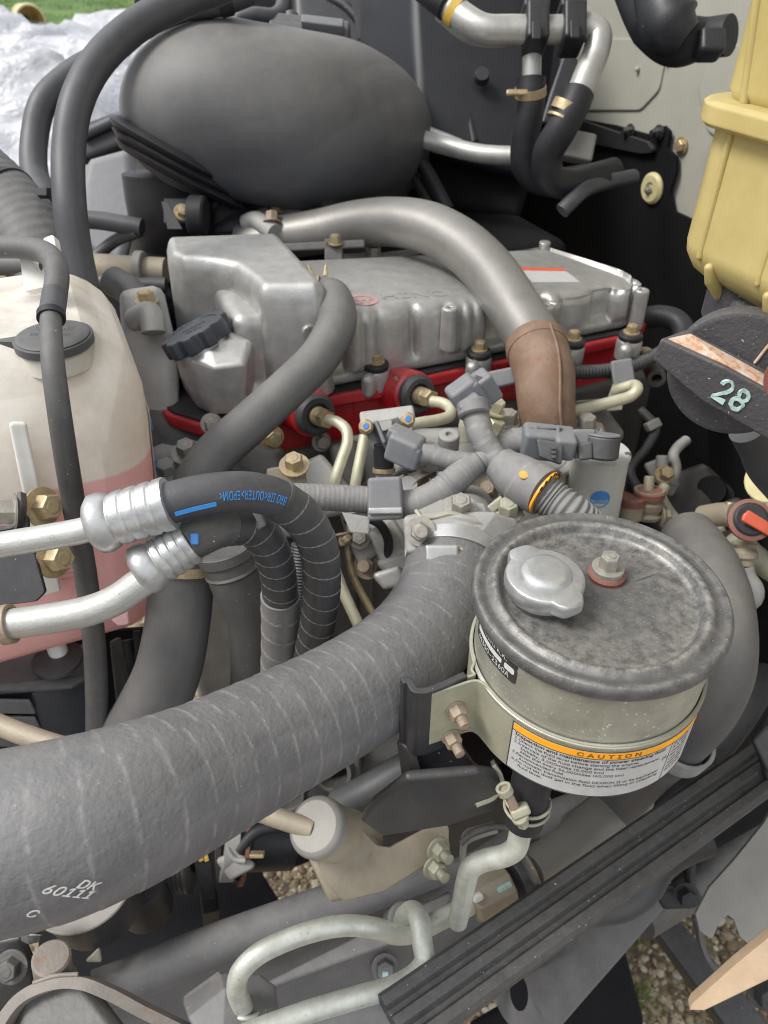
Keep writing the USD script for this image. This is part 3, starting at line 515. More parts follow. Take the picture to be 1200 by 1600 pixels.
# ================================================================== the engine
def loft(rings, cap_top=True, cap_bot=True):
    """stack of closed rings with the same number of points"""
    n = len(rings[0]); V = np.vstack(rings); f = []
    for k in range(len(rings) - 1):
        i = np.arange(n); a = k * n + i; b = k * n + (i + 1) % n; f += [np.stack([a, b, b + n], 1), np.stack([a, b + n, a + n], 1)]
    f = np.vstack(f)
    for on, k, flip in ((cap_top, len(rings) - 1, False), (cap_bot, 0, True)):
        if on:
            q = rings[k]; c = q.mean(0); nn = np.linalg.svd(q - c, full_matrices=False)[2]; tr_ = earcut(np.ascontiguousarray(np.stack([(q - c) @ nn[0], (q - c) @ nn[1]], 1)), np.array([n], np.uint32)).reshape(-1, 3).astype(int)
            z = np.cross(q[tr_[:, 1]] - q[tr_[:, 0]], q[tr_[:, 2]] - q[tr_[:, 0]])[:, 2].sum()
            if (z > 0) == flip: tr_ = tr_[:, ::-1]
            f = np.vstack([f, tr_ + k * n])
    m = trimesh.Trimesh(V, f, process=False)
    return m
def smoothpoly(pts, r, n=260):
    g = Polygon(pts).buffer(0); g = g.buffer(-r).buffer(2 * r, quad_segs=8).buffer(-r, quad_segs=8); e = g.exterior
    q = np.array([e.interpolate(k / n, normalized=True).coords[0] for k in range(n)])
    if Polygon(q).exterior.is_ccw is False: q = q[::-1]
    return q
def inset(q, off):
    g = Polygon(q).buffer(0).buffer(-off); g = max(getattr(g, 'geoms', [g]), key=lambda k: k.area); e = g.exterior
    return np.array([e.interpolate(e.project(Point(p))).coords[0] for p in q])
def inward(q):
    t = np.roll(q, -1, 0) - np.roll(q, 1, 0); t /= np.linalg.norm(t, axis=1, keepdims=True) + 1e-12; return np.stack([-t[:, 1], t[:, 0]], 1)
def uvz(q, z): return q[:, :1] * EU + q[:, 1:] * EV + np.asarray(z).reshape(-1, 1) * EZ
def uvof(p): return np.array([p @ EU, p @ EV])

t = Thing('engine', 'diesel engine with bright red head above its dark dusty block', 'engine')
hd = [(.058, .80), (.052, .735), (.062, .705), (.085, .676), (.125, .670), (.19, .676), (.24, .677), (.30, .674), (.38, .677), (.46, .676), (.60, .676), (.655, .70), (.655, .90), (.06, .90)]
q = smoothpoly(hd, .012, 400)
nn = inward(q); wave = .0035 * (np.sin(q[:, 0] / .0135) > .2) * (q[:, 1] < .70)
t.add('cylinder_head', loft([uvz(q + nn * (.012 + wave)[:, None], np.full(400, 1.058)), uvz(q + nn * (.012 + wave)[:, None], np.full(400, 1.128)), uvz(q + nn * .002, np.full(400, 1.133)), uvz(q, np.full(400, 1.137)), uvz(q, np.full(400, 1.1445)), uvz(q + nn * .002, np.full(400, 1.147))]), 'red_paint', smooth=40)
t.add('deck', loft([uvz(q + nn * .006, np.full(400, 1.1475)), uvz(q + nn * .0065, np.full(400, 1.1495))]), 'rubber_black')
for x, y in ((424, 683),): t.add('plug', hexhead(Pv(x, y, .652), -EV + EZ * .3, .016, .012), 'bolt_gold'); 
for x, y in ((330, 662), (502, 690)): t.add('plug', hexhead(Pv(x, y, .650), -EV + EZ * .4, .013, .009), 'bolt_steel')
for x, y in ((493, 648), (652, 617)):
    c = Pv(x, y, .648); ax = unit(-EV * .9 + EU * .15 + EZ * .25)
    t.add('injector_boss', cyl(c - ax * .045, c - ax * .004, .0245), 'red_paint')
    s = t.add('injector_seal', lathe([(0, -.012), (.021, -.012), (.0215, .002), (.018, .006), (.013, .006), (.011, .001), (0, .001)], c, ax, 36), 'rubber_hose')
    t.add('injector_nut', join(cyl(c, c + ax * .017, .0095), hexhead(c + ax * .017, ax, .017, .011, flange=False)), 'bolt_gold', parent=s)
    if y > 640: s2 = t.add('paint_dab', rbox((.006, .001, .005), .0004, c + ax * .0285 + EZ * .006, EU, ax), 'orange_plastic', parent=s)
for x, y, dd in ((322, 652, .76),): pass

t.add('block', hull([T(u, v, z) for u in (.10, .66) for v in (.69, .90) for z in (.62, 1.075)], .01), 'oily_iron')
for k in range(5): t.add('rib', rbox((.02, .03, .3), .006, T(.16 + k * .1, .682, .9), EU, EV), 'oily_iron')
t.add('front_cover', hull([T(u, v, z) for u in (.05, .10) for v in (.70, .86) for z in (.70, 1.10)], .02), 'cast_grey')

# rocker cover: low part with scalloped front, tall breather box with filler neck
t = Thing('rocker_cover', 'long cast aluminium rocker cover with oil cap and scalloped side', 'engine cover')
def ztop(u): return 1.229 - .085 * (u - .26)
base = [(.13, .693), (.615, .693), (.642, .715), (.642, .745), (.60, .86), (.13, .875)]
n = 900; q = smoothpoly(base, .022, n); nn = inward(q); u_ = q[:, 0]; front = np.clip((.72 - q[:, 1]) / .02, 0, 1) * np.clip((u_ - .2) / .02, 0, 1)
# scallops: flat fields between half-round columns
col = np.zeros(n)
for uc, w in ((.262, .012), (.277, .012), (.305, .022), (.352, .02), (.378, .011), (.392, .010), (.407, .012), (.46, .012), (.478, .010), (.505, .011), (.535, .026), (.60, .013), (.622, .012)):
    x = np.clip(np.abs(u_ - uc) / w, 0, 1); col = np.maximum(col, np.sqrt(1 - x * x) * (.015 if w < .018 else .010))
out = -(col * front)[:, None] * nn
q2 = q + nn * .010
L = []
for z, off, k in ((0, -.001, 0), (.004, -.003, 0), (.009, -.003, 0), (.0115, -.001, .1), (.014, .004, .7), (.02, .0075, 1), (.035, .0085, 1), (.05, .0095, 1)):
    L.append(uvz(q + nn * off + (out * k), np.full(n, 1.1515 + z)))
zt = ztop(u_)
for dz_, off, k in ((-.014, .0098, 1), (-.008, .0106, .95), (-.0035, .013, .85), (-.001, .0165, .6), (0, .019, .4), (.0002, .0215, .2)):
    w = inset(q + out * k + nn * .0095, off - .0095); L.append(uvz(w, ztop(w[:, 0]) + dz_))
low = t.add('cover', loft(L), 'cast_alu', smooth=55)
# flange bolts on their bosses
for x, y, big in ((590, 592, 1), (750, 572, 1), (895, 555, 1), (985, 545, 1), (405, 606, .8), (263, 580, 1.15)):
    b0 = Pz(x, y, 1.153) ; b0 = b0 + (EV * .004 if x > 450 else 0)
    r = .0145 * big
    bs = t.add('boss', lathe([(0, -.012), (r * .98, -.012), (r, 0), (r, .008), (r * .9, .011), (0, .011)], b0, EZ, 28), 'cast_alu')
    t.add('rubber_washer', lathe([(0, .011), (r * .93, .011), (r * .96, .0155), (r * .86, .018), (0, .018)], b0, EZ, 28), 'rubber_black', parent=bs)
    t.add('bolt', hexhead(b0 + EZ * .018, EZ, .0115, .008), 'bolt_gold', parent=bs)
    if big == 1:
        c2 = b0 - EU * .014 - EV * .012
        t.add('lug', hull([c2 - EZ * .008, c2 + EZ * .005, b0 + EZ * .003], .0075), 'cast_alu', parent=bs)
t.add('flange_bolt', hexhead(Pz(626, 602, 1.152), EZ, .0135, .008), 'bolt_steel')
for x, y in ((1003, 455), (703, 483), (855, 480)):
    c = Pv(x, y, .684); c = c * 1.; t.add('column', lathe([(0, -.045), (.0095, -.045), (.0088, .0), (.0075, .002), (.003, .002), (.0028, -.003), (0, -.003)], c, EZ, 24), 'cast_alu')
t.add('stud', cyl(Pz(850, 392, 1.195), Pz(850, 392, 1.195) + EZ * .012, .0075), 'cast_alu')
# tall box at the left end
ZT = 1.268
top = np.array([uvof(Pz(*p, ZT)) for p in ((254, 366), (437, 360), (511, 438), (500, 447), (404, 449), (388, 432), (360, 412), (320, 405), (280, 403), (260, 394))])
bot = np.array([uvof(Pz(*p, 1.152)) for p in ((262, 500), (290, 520), (300, 560), (400, 600), (500, 608), (510, 590))]); bl = top[0] + (.0, .03)
n = 360; q = smoothpoly(top, .0115, n); nn = inward(q); L = []
for z, off in ((1.15, -.004), (1.162, -.0025), (1.24, .0), (1.254, .0012), (1.262, .004), (1.266, .0065), (1.2675, .009), (1.268, .0115)):
    L.append(uvz(inset(q, off) if off > .003 else q + nn * off, np.full(n, z)))
t.add('breather_box', loft(L), 'cast_alu', smooth=55)
# filler boss under the box's curved front, leaning neck and cap
CN = unit(.46 * -unit(ray(300, 515)) + .9 * (-.5 * AX + .87 * UP)); CC = P(301, 512, .752)
bx0, by0, _ = basis(CN, UP); nr_ = [CC - CN * .021 + .024 * (math.cos(a) * bx0 + math.sin(a) * by0) for a in np.linspace(0, 6.28, 17)[:-1]]
ft_ = [Pz(*p, 1.156) for p in ((285, 565), (294, 600), (314, 628), (334, 638), (378, 634), (392, 608), (400, 580))]
t.add('filler_boss', hull(nr_ + ft_ + [Pz(338, 575, 1.205), Pz(376, 570, 1.205), Pz(385, 540, 1.215)], .006, 16), 'cast_alu', smooth=50)
t.add('filler_neck', lathe([(0, -.03), (.0295, -.03), (.0305, -.026), (.0305, -.016), (.029, -.010), (0, -.010)], CC, CN, 40), 'cast_alu', smooth=50)
t.add('filler_column', loft([uvz(inset(q_, o_), np.full(160, z_)) for q_ in [smoothpoly(np.array([uvof(Pz(*p, 1.152)) for p in ((328, 648), (388, 644), (398, 608), (330, 600))]), .006, 160)] for z_, o_ in ((1.152, 0), (1.205, .0012), (1.212, .003), (1.2155, .0058))]), 'cast_alu', smooth=50)
th = np.linspace(0, 2 * np.pi, 240, endpoint=False); rr = .0355 - .0042 * (np.cos(10 * th + .6) < -.25) * 1.; rr = np.convolve(np.r_[rr[-3:], rr, rr[:3]], np.ones(5) / 5, 'same')[3:-3]
def ringc(r, z): 
    x, y, _ = basis(CN, UP); return CC + (r * np.cos(th))[:, None] * x + (r * np.sin(th))[:, None] * y + CN * z
cap = t.add('oil_cap', loft([ringc(rr * .97, -.017), ringc(rr, -.015), ringc(rr, -.002), ringc(rr * .965, 0), ringc(np.full(240, .0262), .0004), ringc(np.full(240, .0255), -.0008), ringc(np.full(240, .0235), -.0012)]), 'cap_plastic', smooth=40)
xh = unit((AX * .88 + UP * .48) - CN * ((AX * .88 + UP * .48) @ CN)); yh = np.cross(CN, xh)
def oncap(v): return CC + xh * v[:, :1] + yh * v[:, 1:2] + CN * (v[:, 2:] - .0014)
w = text_on('ENGINE', .0056, lambda v: oncap(v + np.array([-.0125, .004, 0])), .0008, True, .025); t.add('lettering', w, 'cap_plastic', parent=cap)
w = text_on('OIL', .0075, lambda v: oncap(v + np.array([-.0085, -.0085, 0])), .0008, True, .017); t.add('lettering', w, 'cap_plastic', parent=cap)
# nipple for the breather hose, small boss under it
nb = P(470, 462, .800); nax = unit(EU * .95 - EV * .4)
t.add('nipple', cyl(nb - nax * .02, nb + nax * .03, .0165), 'cast_alu')
t.add('drain_boss', join(cyl(Pv(474, 507, .70), Pv(474, 507, .70) - EV * .02, .007), cyl(Pv(476, 512, .695), Pv(481, 513, .68), .0022)), 'cast_alu')
# sticker, casting name and emblem on top
st = [uvof(Pz(*p, ztop(.5) + .001)) for p in ((812, 416), (880, 412), (908, 434), (832, 441))]
def topq(v): return v[:, :1] * EU + v[:, 1:2] * EV + (ztop(v[:, 0]) + v[:, 2])[:, None] * EZ
def skin(poly, h): 
    m = trimesh.creation.extrude_polygon(poly, h, engine='earcut'); v = np.array(m.vertices); m.vertices = topq(v + np.array([0, 0, .0004])); return m
sk = t.add('sticker', skin(Polygon(st), .0004), 'label_white'); a = np.array(st)
t.add('stripe', skin(Polygon([a[0], a[1], a[1] * .78 + a[2] * .22, a[0] * .78 + a[3] * .22]), .0007), 'orange_plastic', parent=sk)
e0, e1 = uvof(Pz(596, 468, ztop(.3))), uvof(Pz(702, 461, ztop(.37))); ed = unit(e1 - e0); en = np.array([-ed[1], ed[0]]); wd = np.linalg.norm(e1 - e0)
def ontop(v): w = e0 + v[:, :1] * ed + v[:, 1:2] * en * 1.0; return topq(np.c_[w, v[:, 2] + .0004])
t.add('casting_name', text_on('HINO', .0135, ontop, .0003, False, wd), 'grey_ink')
ec = uvof(Pz(567, 469, ztop(.28))); ring = affinity.translate(affinity.scale(Point(0, 0).buffer(.0165, quad_segs=16), 1.0, .9), *ec)
bar = affinity.translate(affinity.rotate(sbox(-.010, -.0016, .010, .0016), math.degrees(math.atan2(ed[1], ed[0])), origin=(0, 0)), *ec)
t.add('emblem', join(skin(ring.difference(affinity.scale(ring, .74, .68)), .0003), skin(bar, .0003), *[skin(affinity.translate(affinity.rotate(sbox(s * .0042 - .0014, -.008, s * .0042 + .0014, .008), math.degrees(math.atan2(ed[1], ed[0])), origin=(0, 0)), *ec), .0004) for s in (-1, 1)]), 'emblem_red')

# hose out of the breather box
t = Thing('breather_hose', 'grey dusty breather hose from the tall aluminium box downward', 'hose')
bp = [nb + nax * .008, nb + nax * .026, P(521, 470, .775), P(526, 505, .752), P(500, 556, .735), P(450, 607, .72), P(385, 666, .705), P(335, 712, .70), P(307, 752, .70), P(298, 800, .72), P(300, 860, .76)]
t.add('hose', tube(bp, [.018, .0185, .0195, .0195, .0192, .0192, .0195, .020, .020, .020, .02], 36, .003), 'rubber_boot')
t.add('clamp', lathe([(.0195, -.003), (.0206, -.003), (.0206, .003), (.0195, .003), (.0195, -.003)], nb + nax * .017, nax, 40), 'bolt_gold')
for dx in (-1, 1): 
    c = nb + nax * .017 + UP * .021 + AX * .007 * dx; t.add('clamp_ear', hull([c, c + UP * .010 + AX * .002 * dx, c + nax * .003], .0012), 'bolt_gold')

# air pipe over the cover and its rusty elbow
t = Thing('air_pipe', 'smooth bare steel air pipe bending over the rocker cover', 'pipe')
t.add('air_pipe', tube([P(380, 385, 1.02), P(440, 372, 1.0), P(500, 362, .98), P(560, 350, .955), P(615, 347, .93), P(668, 356, .905), P(722, 384, .875), P(766, 426, .845), P(801, 478, .815), P(836, 536, .785), P(846, 560, .77)], [.0275, .0275, .0275, .028, .0285, .0295, .029, .0288, .0282, .0278, .0275], 48, .003), 'steel_pipe')
t = Thing('intake_elbow', 'rusty brown intake elbow under the bare steel pipe', 'pipe')
ep = [P(838, 540, .785), P(843, 557, .775), P(851, 590, .757), P(853, 625, .75), P(856, 665, .755), P(858, 720, .78)]
t.add('elbow', tube(ep, [.0298, .0305, .0295, .0278, .0265, .0265], 48, .002), 'rusty_iron')
t.add('lip', tube([P(837, 537, .787), P(839, 544, .783), P(841, 551, .779)], [.0312, .0318, .0312], 48, .001), 'rusty_iron')
sp, ss_, ts, a_, b_ = at_tube(ep, .003); 
t.add('seam', tube([sp[k] + unit(-ray(850, 600) * .75 + AX * .35 - ts[k] * (( -ray(850, 600) * .75 + AX * .35) @ ts[k])) * (np.interp(k, [0, len(sp) * .5, len(sp)], [.0308, .029, .0262])) for k in range(1, len(sp) - 8, 5)], .0016, 8, .003), 'rusty_iron')
t.add('flange', prism(Polygon([(-.050, -.016), (-.050, .016), (-.03, .03), (.03, .03), (.050, .016), (.050, -.016), (.03, -.03), (-.03, -.03)]).buffer(.008).buffer(-.003), .010, P(858, 690, .765), EZ, AX), 'rusty_iron')
for x, y in ((793, 655), (915, 662)):
    c = P(x, y + 6, .755); t.add('boss', cyl(c - EZ * .03, c, .0175), 'cast_grey'); t.add('bolt', hexhead(c, EZ, .016, .011), 'bolt_steel')

# intake air duct, big grey moulded rubber
t = Thing('intake_duct', 'huge matt grey moulded rubber intake duct above the engine', 'duct')
dp = [P(606, 262, 1.50), P(590, 232, 1.30), P(556, 208, 1.13), P(522, 199, 1.05), P(470, 193, 1.0), P(400, 183, .985), P(345, 176, .985), P(306, 190, .995), P(282, 240, 1.03)]
dm = tube(dp, [.094, .104, .1075, .1055, .104, .1035, .103, .099, .076], 96, .005)
v = np.array(dm.vertices); v += .004 * (meshkit.fbm(v * 9, 2)[:, None] - .5); dm.vertices = v
t.add('duct', dm, 'rubber_boot', smooth=True)
for k in range(3): t.add('bellows_ring', lathe([(.050, -.008), (.080, -.007), (.0885, 0), (.080, .007), (.050, .008)], P(276 + 4 * k, 240 + 16 * k, .995 + .008 * k), unit(UP * .85 + AX * .48 - FW * .3), 72), 'rubber_black', smooth=60)
t.add('lower_tube', tube([P(262, 270, 1.035), P(270, 330, 1.06), P(285, 380, 1.1), P(300, 440, 1.14)], [.060, .060, .058, .052], 48, .005), 'rubber_black')
t.add('outlet', tube([P(320, 300, 1.08), P(355, 340, 1.10), P(360, 400, 1.13)], [.05, .05, .046], 40, .003, mod=ringmod(.016, .0022)), 'rubber_hose')
t = Thing('duct_clamp', 'black clamp bracket with a gold bolt under the grey duct', 'bracket')
t.add('band', rbox((.055, .02, .034), .003, P(292, 334, .98), AX, FW), 'black_plastic'); t.add('drum', cyl(P(296, 336, .96), P(322, 338, .96), .024), 'rubber_black')
t.add('bolt', hexhead(P(285, 332, .955), -FW + AX * .3, .013, .009), 'bolt_gold'); t.add('tongue', plate([P(252, 315, .95), P(262, 315, .95), P(285, 358, .95), P(262, 358, .95)], .004), 'black_plastic')
# clutter behind the cover, under the duct
t = Thing('pipe_bracket', 'dark steel pipe bracket with gold bolt behind the tall cover', 'bracket')
t.add('bar', rbox((.11, .02, .010), .002, P(500, 388, .935), AX + UP * .05, FW), 'oily_iron'); t.add('bolt', hexhead(P(524, 381, .925), EZ, .011, .009), 'bolt_gold'); t.add('leg', rbox((.022, .02, .04), .002, P(522, 402, .935), AX, FW), 'oily_iron')
t = Thing('thermostat_housing', 'grey cast housing behind the rocker cover under the duct', 'housing')
t.add('casting', hull([P(x, y, d) for d in (1.04, 1.12) for x, y in ((395, 340), (450, 322), (470, 340), (480, 372), (400, 372))], .008), 'cast_grey', smooth=50); t.add('bolt', hexhead(P(432, 328, 1.03), EZ, .016, .012), 'bolt_gold'); t.add('tab', plate([P(505, 330, 1.03), P(530, 320, 1.03), P(522, 335, 1.03), P(508, 338, 1.03)], .004), 'steel_bright')
t = Thing('rear_bracket', 'pale cast bracket between the air pipe and rocker cover', 'bracket')
t.add('casting', hull([P(x, y, d) for d in (.985, 1.03) for x, y in ((540, 392), (570, 388), (572, 408), (538, 410))], .004), 'cast_grey'); t.add('nut', hexhead(P(585, 400, .97), EZ, .014, .01), 'bolt_steel'); t.add('casting', hull([P(x, y, d) for d in (.98, 1.03) for x, y in ((578, 402), (615, 400), (660, 392), (600, 412))], .004), 'cast_grey')
t = Thing('exhaust_shroud', 'dark casting behind the engine beneath the grey duct', 'housing'); t.add('exhaust_shroud', hull([T(u, v, z) for u in (.1, .66) for v in (.93, 1.1) for z in (.7, 1.16)], .02), 'deep_black')
t = Thing('coolant_elbow', 'dark coolant elbow seen between duct and steel air pipe', 'pipe'); t.add('coolant_elbow', tube([P(370, 380, 1.1), P(400, 340, 1.09), P(450, 330, 1.1), P(520, 320, 1.12)], .02, 20, .004), 'oily_iron')
t = Thing('engine_pipe', 'dusty pipe with copper coloured nut behind tall box corner', 'pipe'); t.add('pipe', tube([P(385, 350, 1.0), P(400, 345, .99), P(430, 365, .97)], .012, 16), 'cast_grey'); t.add('nut', hexhead(P(425, 348, .97), UP, .014, .012), 'bolt_rusty')

# left of the tall cover, behind the coolant tank
t = Thing('casting_bracket', 'grey casting with bolts at the left end of the engine', 'bracket')
t.add('casting', hull([P(x, y, d) for d in (.80, .92) for x, y in ((205, 470), (240, 465), (262, 560), (262, 640), (215, 640))], .012), 'cast_grey', smooth=50)
t.add('bolt', hexhead(P(230, 472, .785), EZ, .015, .010), 'bolt_gold'); t.add('pipe_end', tube([P(210, 500, .79), P(235, 490, .775), P(240, 520, .775)], .012, 16), 'cast_grey')
t = Thing('pump_casting', 'dark dusty casting with bolts between tank and red head', 'engine')
t.add('casting', hull([P(x, y, d) for d in (.80, .9) for x, y in ((240, 640), (300, 660), (430, 715), (430, 790), (260, 790), (235, 720))], .012), 'oily_iron', smooth=50)
for x, y, m in ((293, 708, 'bolt_steel'), (262, 738, 'cast_grey')): t.add('bolt', hexhead(P(x, y, .765), EZ - FW * .4, .017, .012, washer=1.2), m)
t.add('boss', lathe([(0, -.03), (.018, -.03), (.018, -.004), (.014, 0), (.009, 0), (.008, -.004), (0, -.004)], P(262, 742, .772), EZ - FW * .5, 28), 'cast_grey')

# ================================================================== the fluid reservoir in front
t = Thing('fluid_reservoir', 'round galvanised fluid reservoir with dark lid and caution label', 'reservoir')
RC = P(938, 920, .44); RR = .0682
def oncyl(x, y, r):
    """where the sight line meets the reservoir's wall: angle and height"""
    d = ray(x, y); o = EYE - RC; a = d[0] ** 2 + d[1] ** 2; b = 2 * (o[0] * d[0] + o[1] * d[1]); c = o[0] ** 2 + o[1] ** 2 - r * r; k = (-b - math.sqrt(max(b * b - 4 * a * c, 0))) / (2 * a); p = o + k * d
    return math.degrees(math.atan2(p[1], p[0])), p[2]
def cylp(a, z, r): a = np.radians(a); return RC + np.stack([r * np.cos(a), r * np.sin(a), z + 0 * a], -1)
ZB = -.100
t.add('body', lathe([(0, ZB + .004), (.056, ZB + .004), (.066, ZB), (.0692, ZB + .002), (.0695, ZB + .006), (RR, ZB + .010), (RR, -.020), (RR + .0004, -.018), (RR, -.0165), (RR, -.012), (0, -.012)], RC, EZ, 128), 'can_zinc', smooth=40)
lm_ = lathe([(0, -.006), (.0520, -.006), (.0545, -.0056), (.0562, -.0040), (.0575, -.0012), (.0588, .0004), (.0604, .0008), (.0620, .0002), (.0634, -.0012), (.0655, -.0020), (.0680, -.0012), (.0704, .0000), (.0722, -.0012), (.0734, -.0042), (.0732, -.0075), (.0720, -.0100), (.0704, -.0108), (.0704, -.009), (0, -.009)], RC, EZ, 160)
lr = np.linalg.norm((np.asarray(lm_.vertices) - RC)[:, :2], axis=1); lm_.metadata['tape'] = np.interp(lr, [0, .044, .0505, .0540, .0565, .0590, .0604, .0625, .0655, .068, .0704, .0722, .0740], [.05, .12, .55, .9, .5, .8, 1., .4, .1, .25, .6, .3, .1])
lid = t.add('lid', lm_, 'lid_metal')
for a0, a1 in (((975, 870), (1030, 846)), ((975, 915), (1040, 893))):
    p, q = Pz(*a0, RC[2] - .0065), Pz(*a1, RC[2] - .0065); t.add('lid_rib', hull([p - EZ * .0006, (p + q) / 2, q - EZ * .0006], .0009), 'lid_metal', parent=lid, smooth=60)
# filler cap with two ears, bolt on its rubber seat
cc = Pz(852, 897, RC[2] + .012); ed = unit(Pz(903, 958, RC[2] + .006) - Pz(812, 855, RC[2] + .010)); ea = math.atan2(ed[1], ed[0])
th = np.linspace(0, 2 * np.pi, 200, endpoint=False); k = np.abs(np.cos(th - ea)); r0 = .0222 + .0052 * np.clip((k - .90) / .08, 0, 1) + .0006 * k
def capring(f, z): return cc + np.stack([r0 * f * np.cos(th), r0 * f * np.sin(th), 0 * th + z], -1)
def capr(r, z): return cc + np.stack([r * np.cos(th), r * np.sin(th), 0 * th + z], -1)
cp = t.add('filler_cap', loft([capr(.0195, -.0135), capr(.0205, -.012), capring(.98, -.0085), capring(1., -.007), capring(1., -.003), capring(.975, -.001), capring(.93, 0), capr(.0150, .0004), capr(.0142, .0020), capr(.0128, .0036), capr(.0095, .0044), capr(.004, .0046)]), 'alu_bright', smooth=50)
t.add('cap_neck', cyl(cc - EZ * .018, cc - EZ * .010, .018), 'lid_metal')
bc = Pz(947, 900, RC[2] - .006)
t.add('rubber_seat', lathe([(0, 0), (.0105, 0), (.0112, .0025), (.0100, .0045), (0, .0045)], bc, EZ, 36), 'red_rubber')
t.add('lid_bolt', hexhead(bc + EZ * .0045, EZ, .0105, .0085, washer=1.12, wt=.003), 'bolt_steel')
# band and its two tabs
a1 = 214.
zb0, zb1 = -.0985, -.0500; zm, bh = (zb0 + zb1) / 2, zb1 - zb0
def band(a): return RC + np.array([.0697 * math.cos(math.radians(a)), .0697 * math.sin(math.radians(a)), zm])
front = [band(a) for a in np.arange(358, a1 - 1, -6)] 
def up_to(z): return lambda p: np.array([p[0], p[1], z])
def flatz(p): return np.array([p[0], p[1], RC[2] + zm])
zt_ = RC[2] + zb1
tp = [flatz(Pz(757, 1068, zt_)), flatz(Pz(747, 1063, zt_)), flatz(Pz(735, 1064, zt_)), flatz(Pz(710, 1072, zt_)), flatz(Pz(674, 1083, zt_))]
bd = t.add('band', ribbon(front + tp, EZ, bh, .0016, .002), 'zinc_yellow', smooth=40)
back = [band(a) for a in np.arange(2, 190, 6)]
lw = [flatz(Pz(737, 1046, zt_)), flatz(Pz(742, 1053, zt_)), flatz(Pz(730, 1057, zt_)), flatz(Pz(690, 1070, zt_))]
t.add('band', ribbon(back + lw, EZ, bh, .0016, .002), 'zinc_yellow', smooth=40)
t.add('bead', lathe([(.0690, zb1 - .004), (.0711, zb1 - .003), (.0711, zb1 - .0012), (.0690, zb1), (.0690, zb1 - .004)], RC, EZ, 128), 'can_zinc')
tn = unit(np.cross(tp[4] - tp[3], EZ)); tn = tn if tn @ (EYE - tp[3]) > 0 else -tn
for x, y in ((711, 1107), (704, 1150)):
    c = cut(x, y, tn, tp[3] @ tn + .0009); t.add('nut', hexhead(c, tn, .0095, .0065, stud=.0075, wt=.0012, washer=.82), 'bolt_rusty')
# labels: a black maker's plate and the caution label on the band
def patch(x0, x1, z0, z1, r, rnd=3., n=28):
    """rounded label sheet on the wall, corners in degrees and metres"""
    w = math.radians(x1 - x0) * r; e = min(.0022, .3 * min(w, z1 - z0)); g = sbox(0, 0, w, z1 - z0).buffer(-e).buffer(e, quad_segs=4); m = trimesh.creation.extrude_polygon(g, .00012, engine='earcut')
    m = m.subdivide_to_size(.004); v = np.array(m.vertices); m.vertices = cylp(x0 + np.degrees(v[:, 0] / r), z0 + v[:, 1], r + v[:, 2]); return m
def cyltext(txt, h, a, z, r, width=None, bold=False, slope=0.):
    m = meshkit.text_mesh(txt, h, .00006, bold); v = np.array(m.vertices); 
    if width: v[:, 0] *= width / v[:, 0].max()
    m.vertices = cylp(a + np.degrees(v[:, 0] / r), z + v[:, 1] + slope * v[:, 0], r + v[:, 2]); return m
l0, l1, z1, z0 = 184., 221., -.0118, -.0300
bl = t.add('maker_label', patch(l0, l1, z0, z1, RR + .0003), 'label_black', smooth=False); W = math.radians(l1 - l0) * RR
t.add('lettering', cyltext('DA KOKI K.K.', .0034, l0 + 4, z1 - .0056, RR + .0005, W * .72), 'ink_white', parent=bl, smooth=False)
t.add('lettering', cyltext('44350-2360A', .0036, l0 + 4, z0 + .0018, RR + .0005, W * .78), 'ink_white', parent=bl, smooth=False)
t.add('plate_field', patch(l0 + 3, l1 - 10, z0 + .0068, z0 + .0104, RR + .0004), 'ink_white', parent=bl, smooth=False)
t.add('plate_field', patch(l1 - 8, l1 - 1.5, z0 + .0064, z0 + .0108, RR + .0004), 'ink_white', parent=bl, smooth=False)
RL = .0707
c0, c1, zt, zl = 224.4, 322., zb1 - .0050, zb0 + .0010
cl = t.add('caution_label', patch(c0, c1, zl, zt, RL), 'label_white', smooth=False); W = math.radians(c1 - c0) * RL; dg = lambda f: c0 + (c1 - c0) * f
t.add('label_frame', join(patch(c0, c1, zt - .0005, zt + .0001, RL + .00012), patch(c0, c1, zl - .0001, zl + .0005, RL + .00012), patch(c0 - .1, c0 + .45, zl, zt, RL + .00014), patch(dg(.80) - .15, dg(.80) + .15, zl + .001, zt - .006, RL + .00014)), 'ink_black', parent=cl, smooth=False)
t.add('orange_strip', patch(c0 + .7, c1 - .3, zt - .0063, zt - .0009, RL + .0001), 'label_orange', parent=cl, smooth=False)
t.add('strip_line', patch(c0 + .4, c1 - .3, zt - .0069, zt - .0063, RL + .00016), 'ink_black', parent=cl, smooth=False)
t.add('lettering', cyltext('C A U T I O N', .0031, dg(.315), zt - .0053, RL + .00026, W * .30, True), 'ink_brown', parent=cl, smooth=False)
rows = [('Inspection and maintenance of power steering fluid', .02, .74, .0023), ('1.Check the fluid level before starting the engine.', .02, .60, .0021), ('2.Intervals of the fluid change and the filter replacement.', .02, .72, .0021), ('Initially, 3,000miles (5,000 km)', .06, .40, .0021),
        ('After that every 36,000miles (60,000 km)', .06, .50, .0021), ('3.Recommended fluid', .02, .26, .0021), ('Automatic transmission fluid DEXRON II or its equivalent', .06, .70, .0021), ('4.Do not let dust get in the fluid when filling or checking', .02, .74, .0021), ('fluid level.', .06, .13, .0021)]
for k, (tx, a, w, h) in enumerate(rows):
    t.add('lettering', cyltext(tx, h, dg(a), zt - .0099 - k * .0033, RL + .0002, W * w, k == 0), 'ink_black', parent=cl, smooth=False)
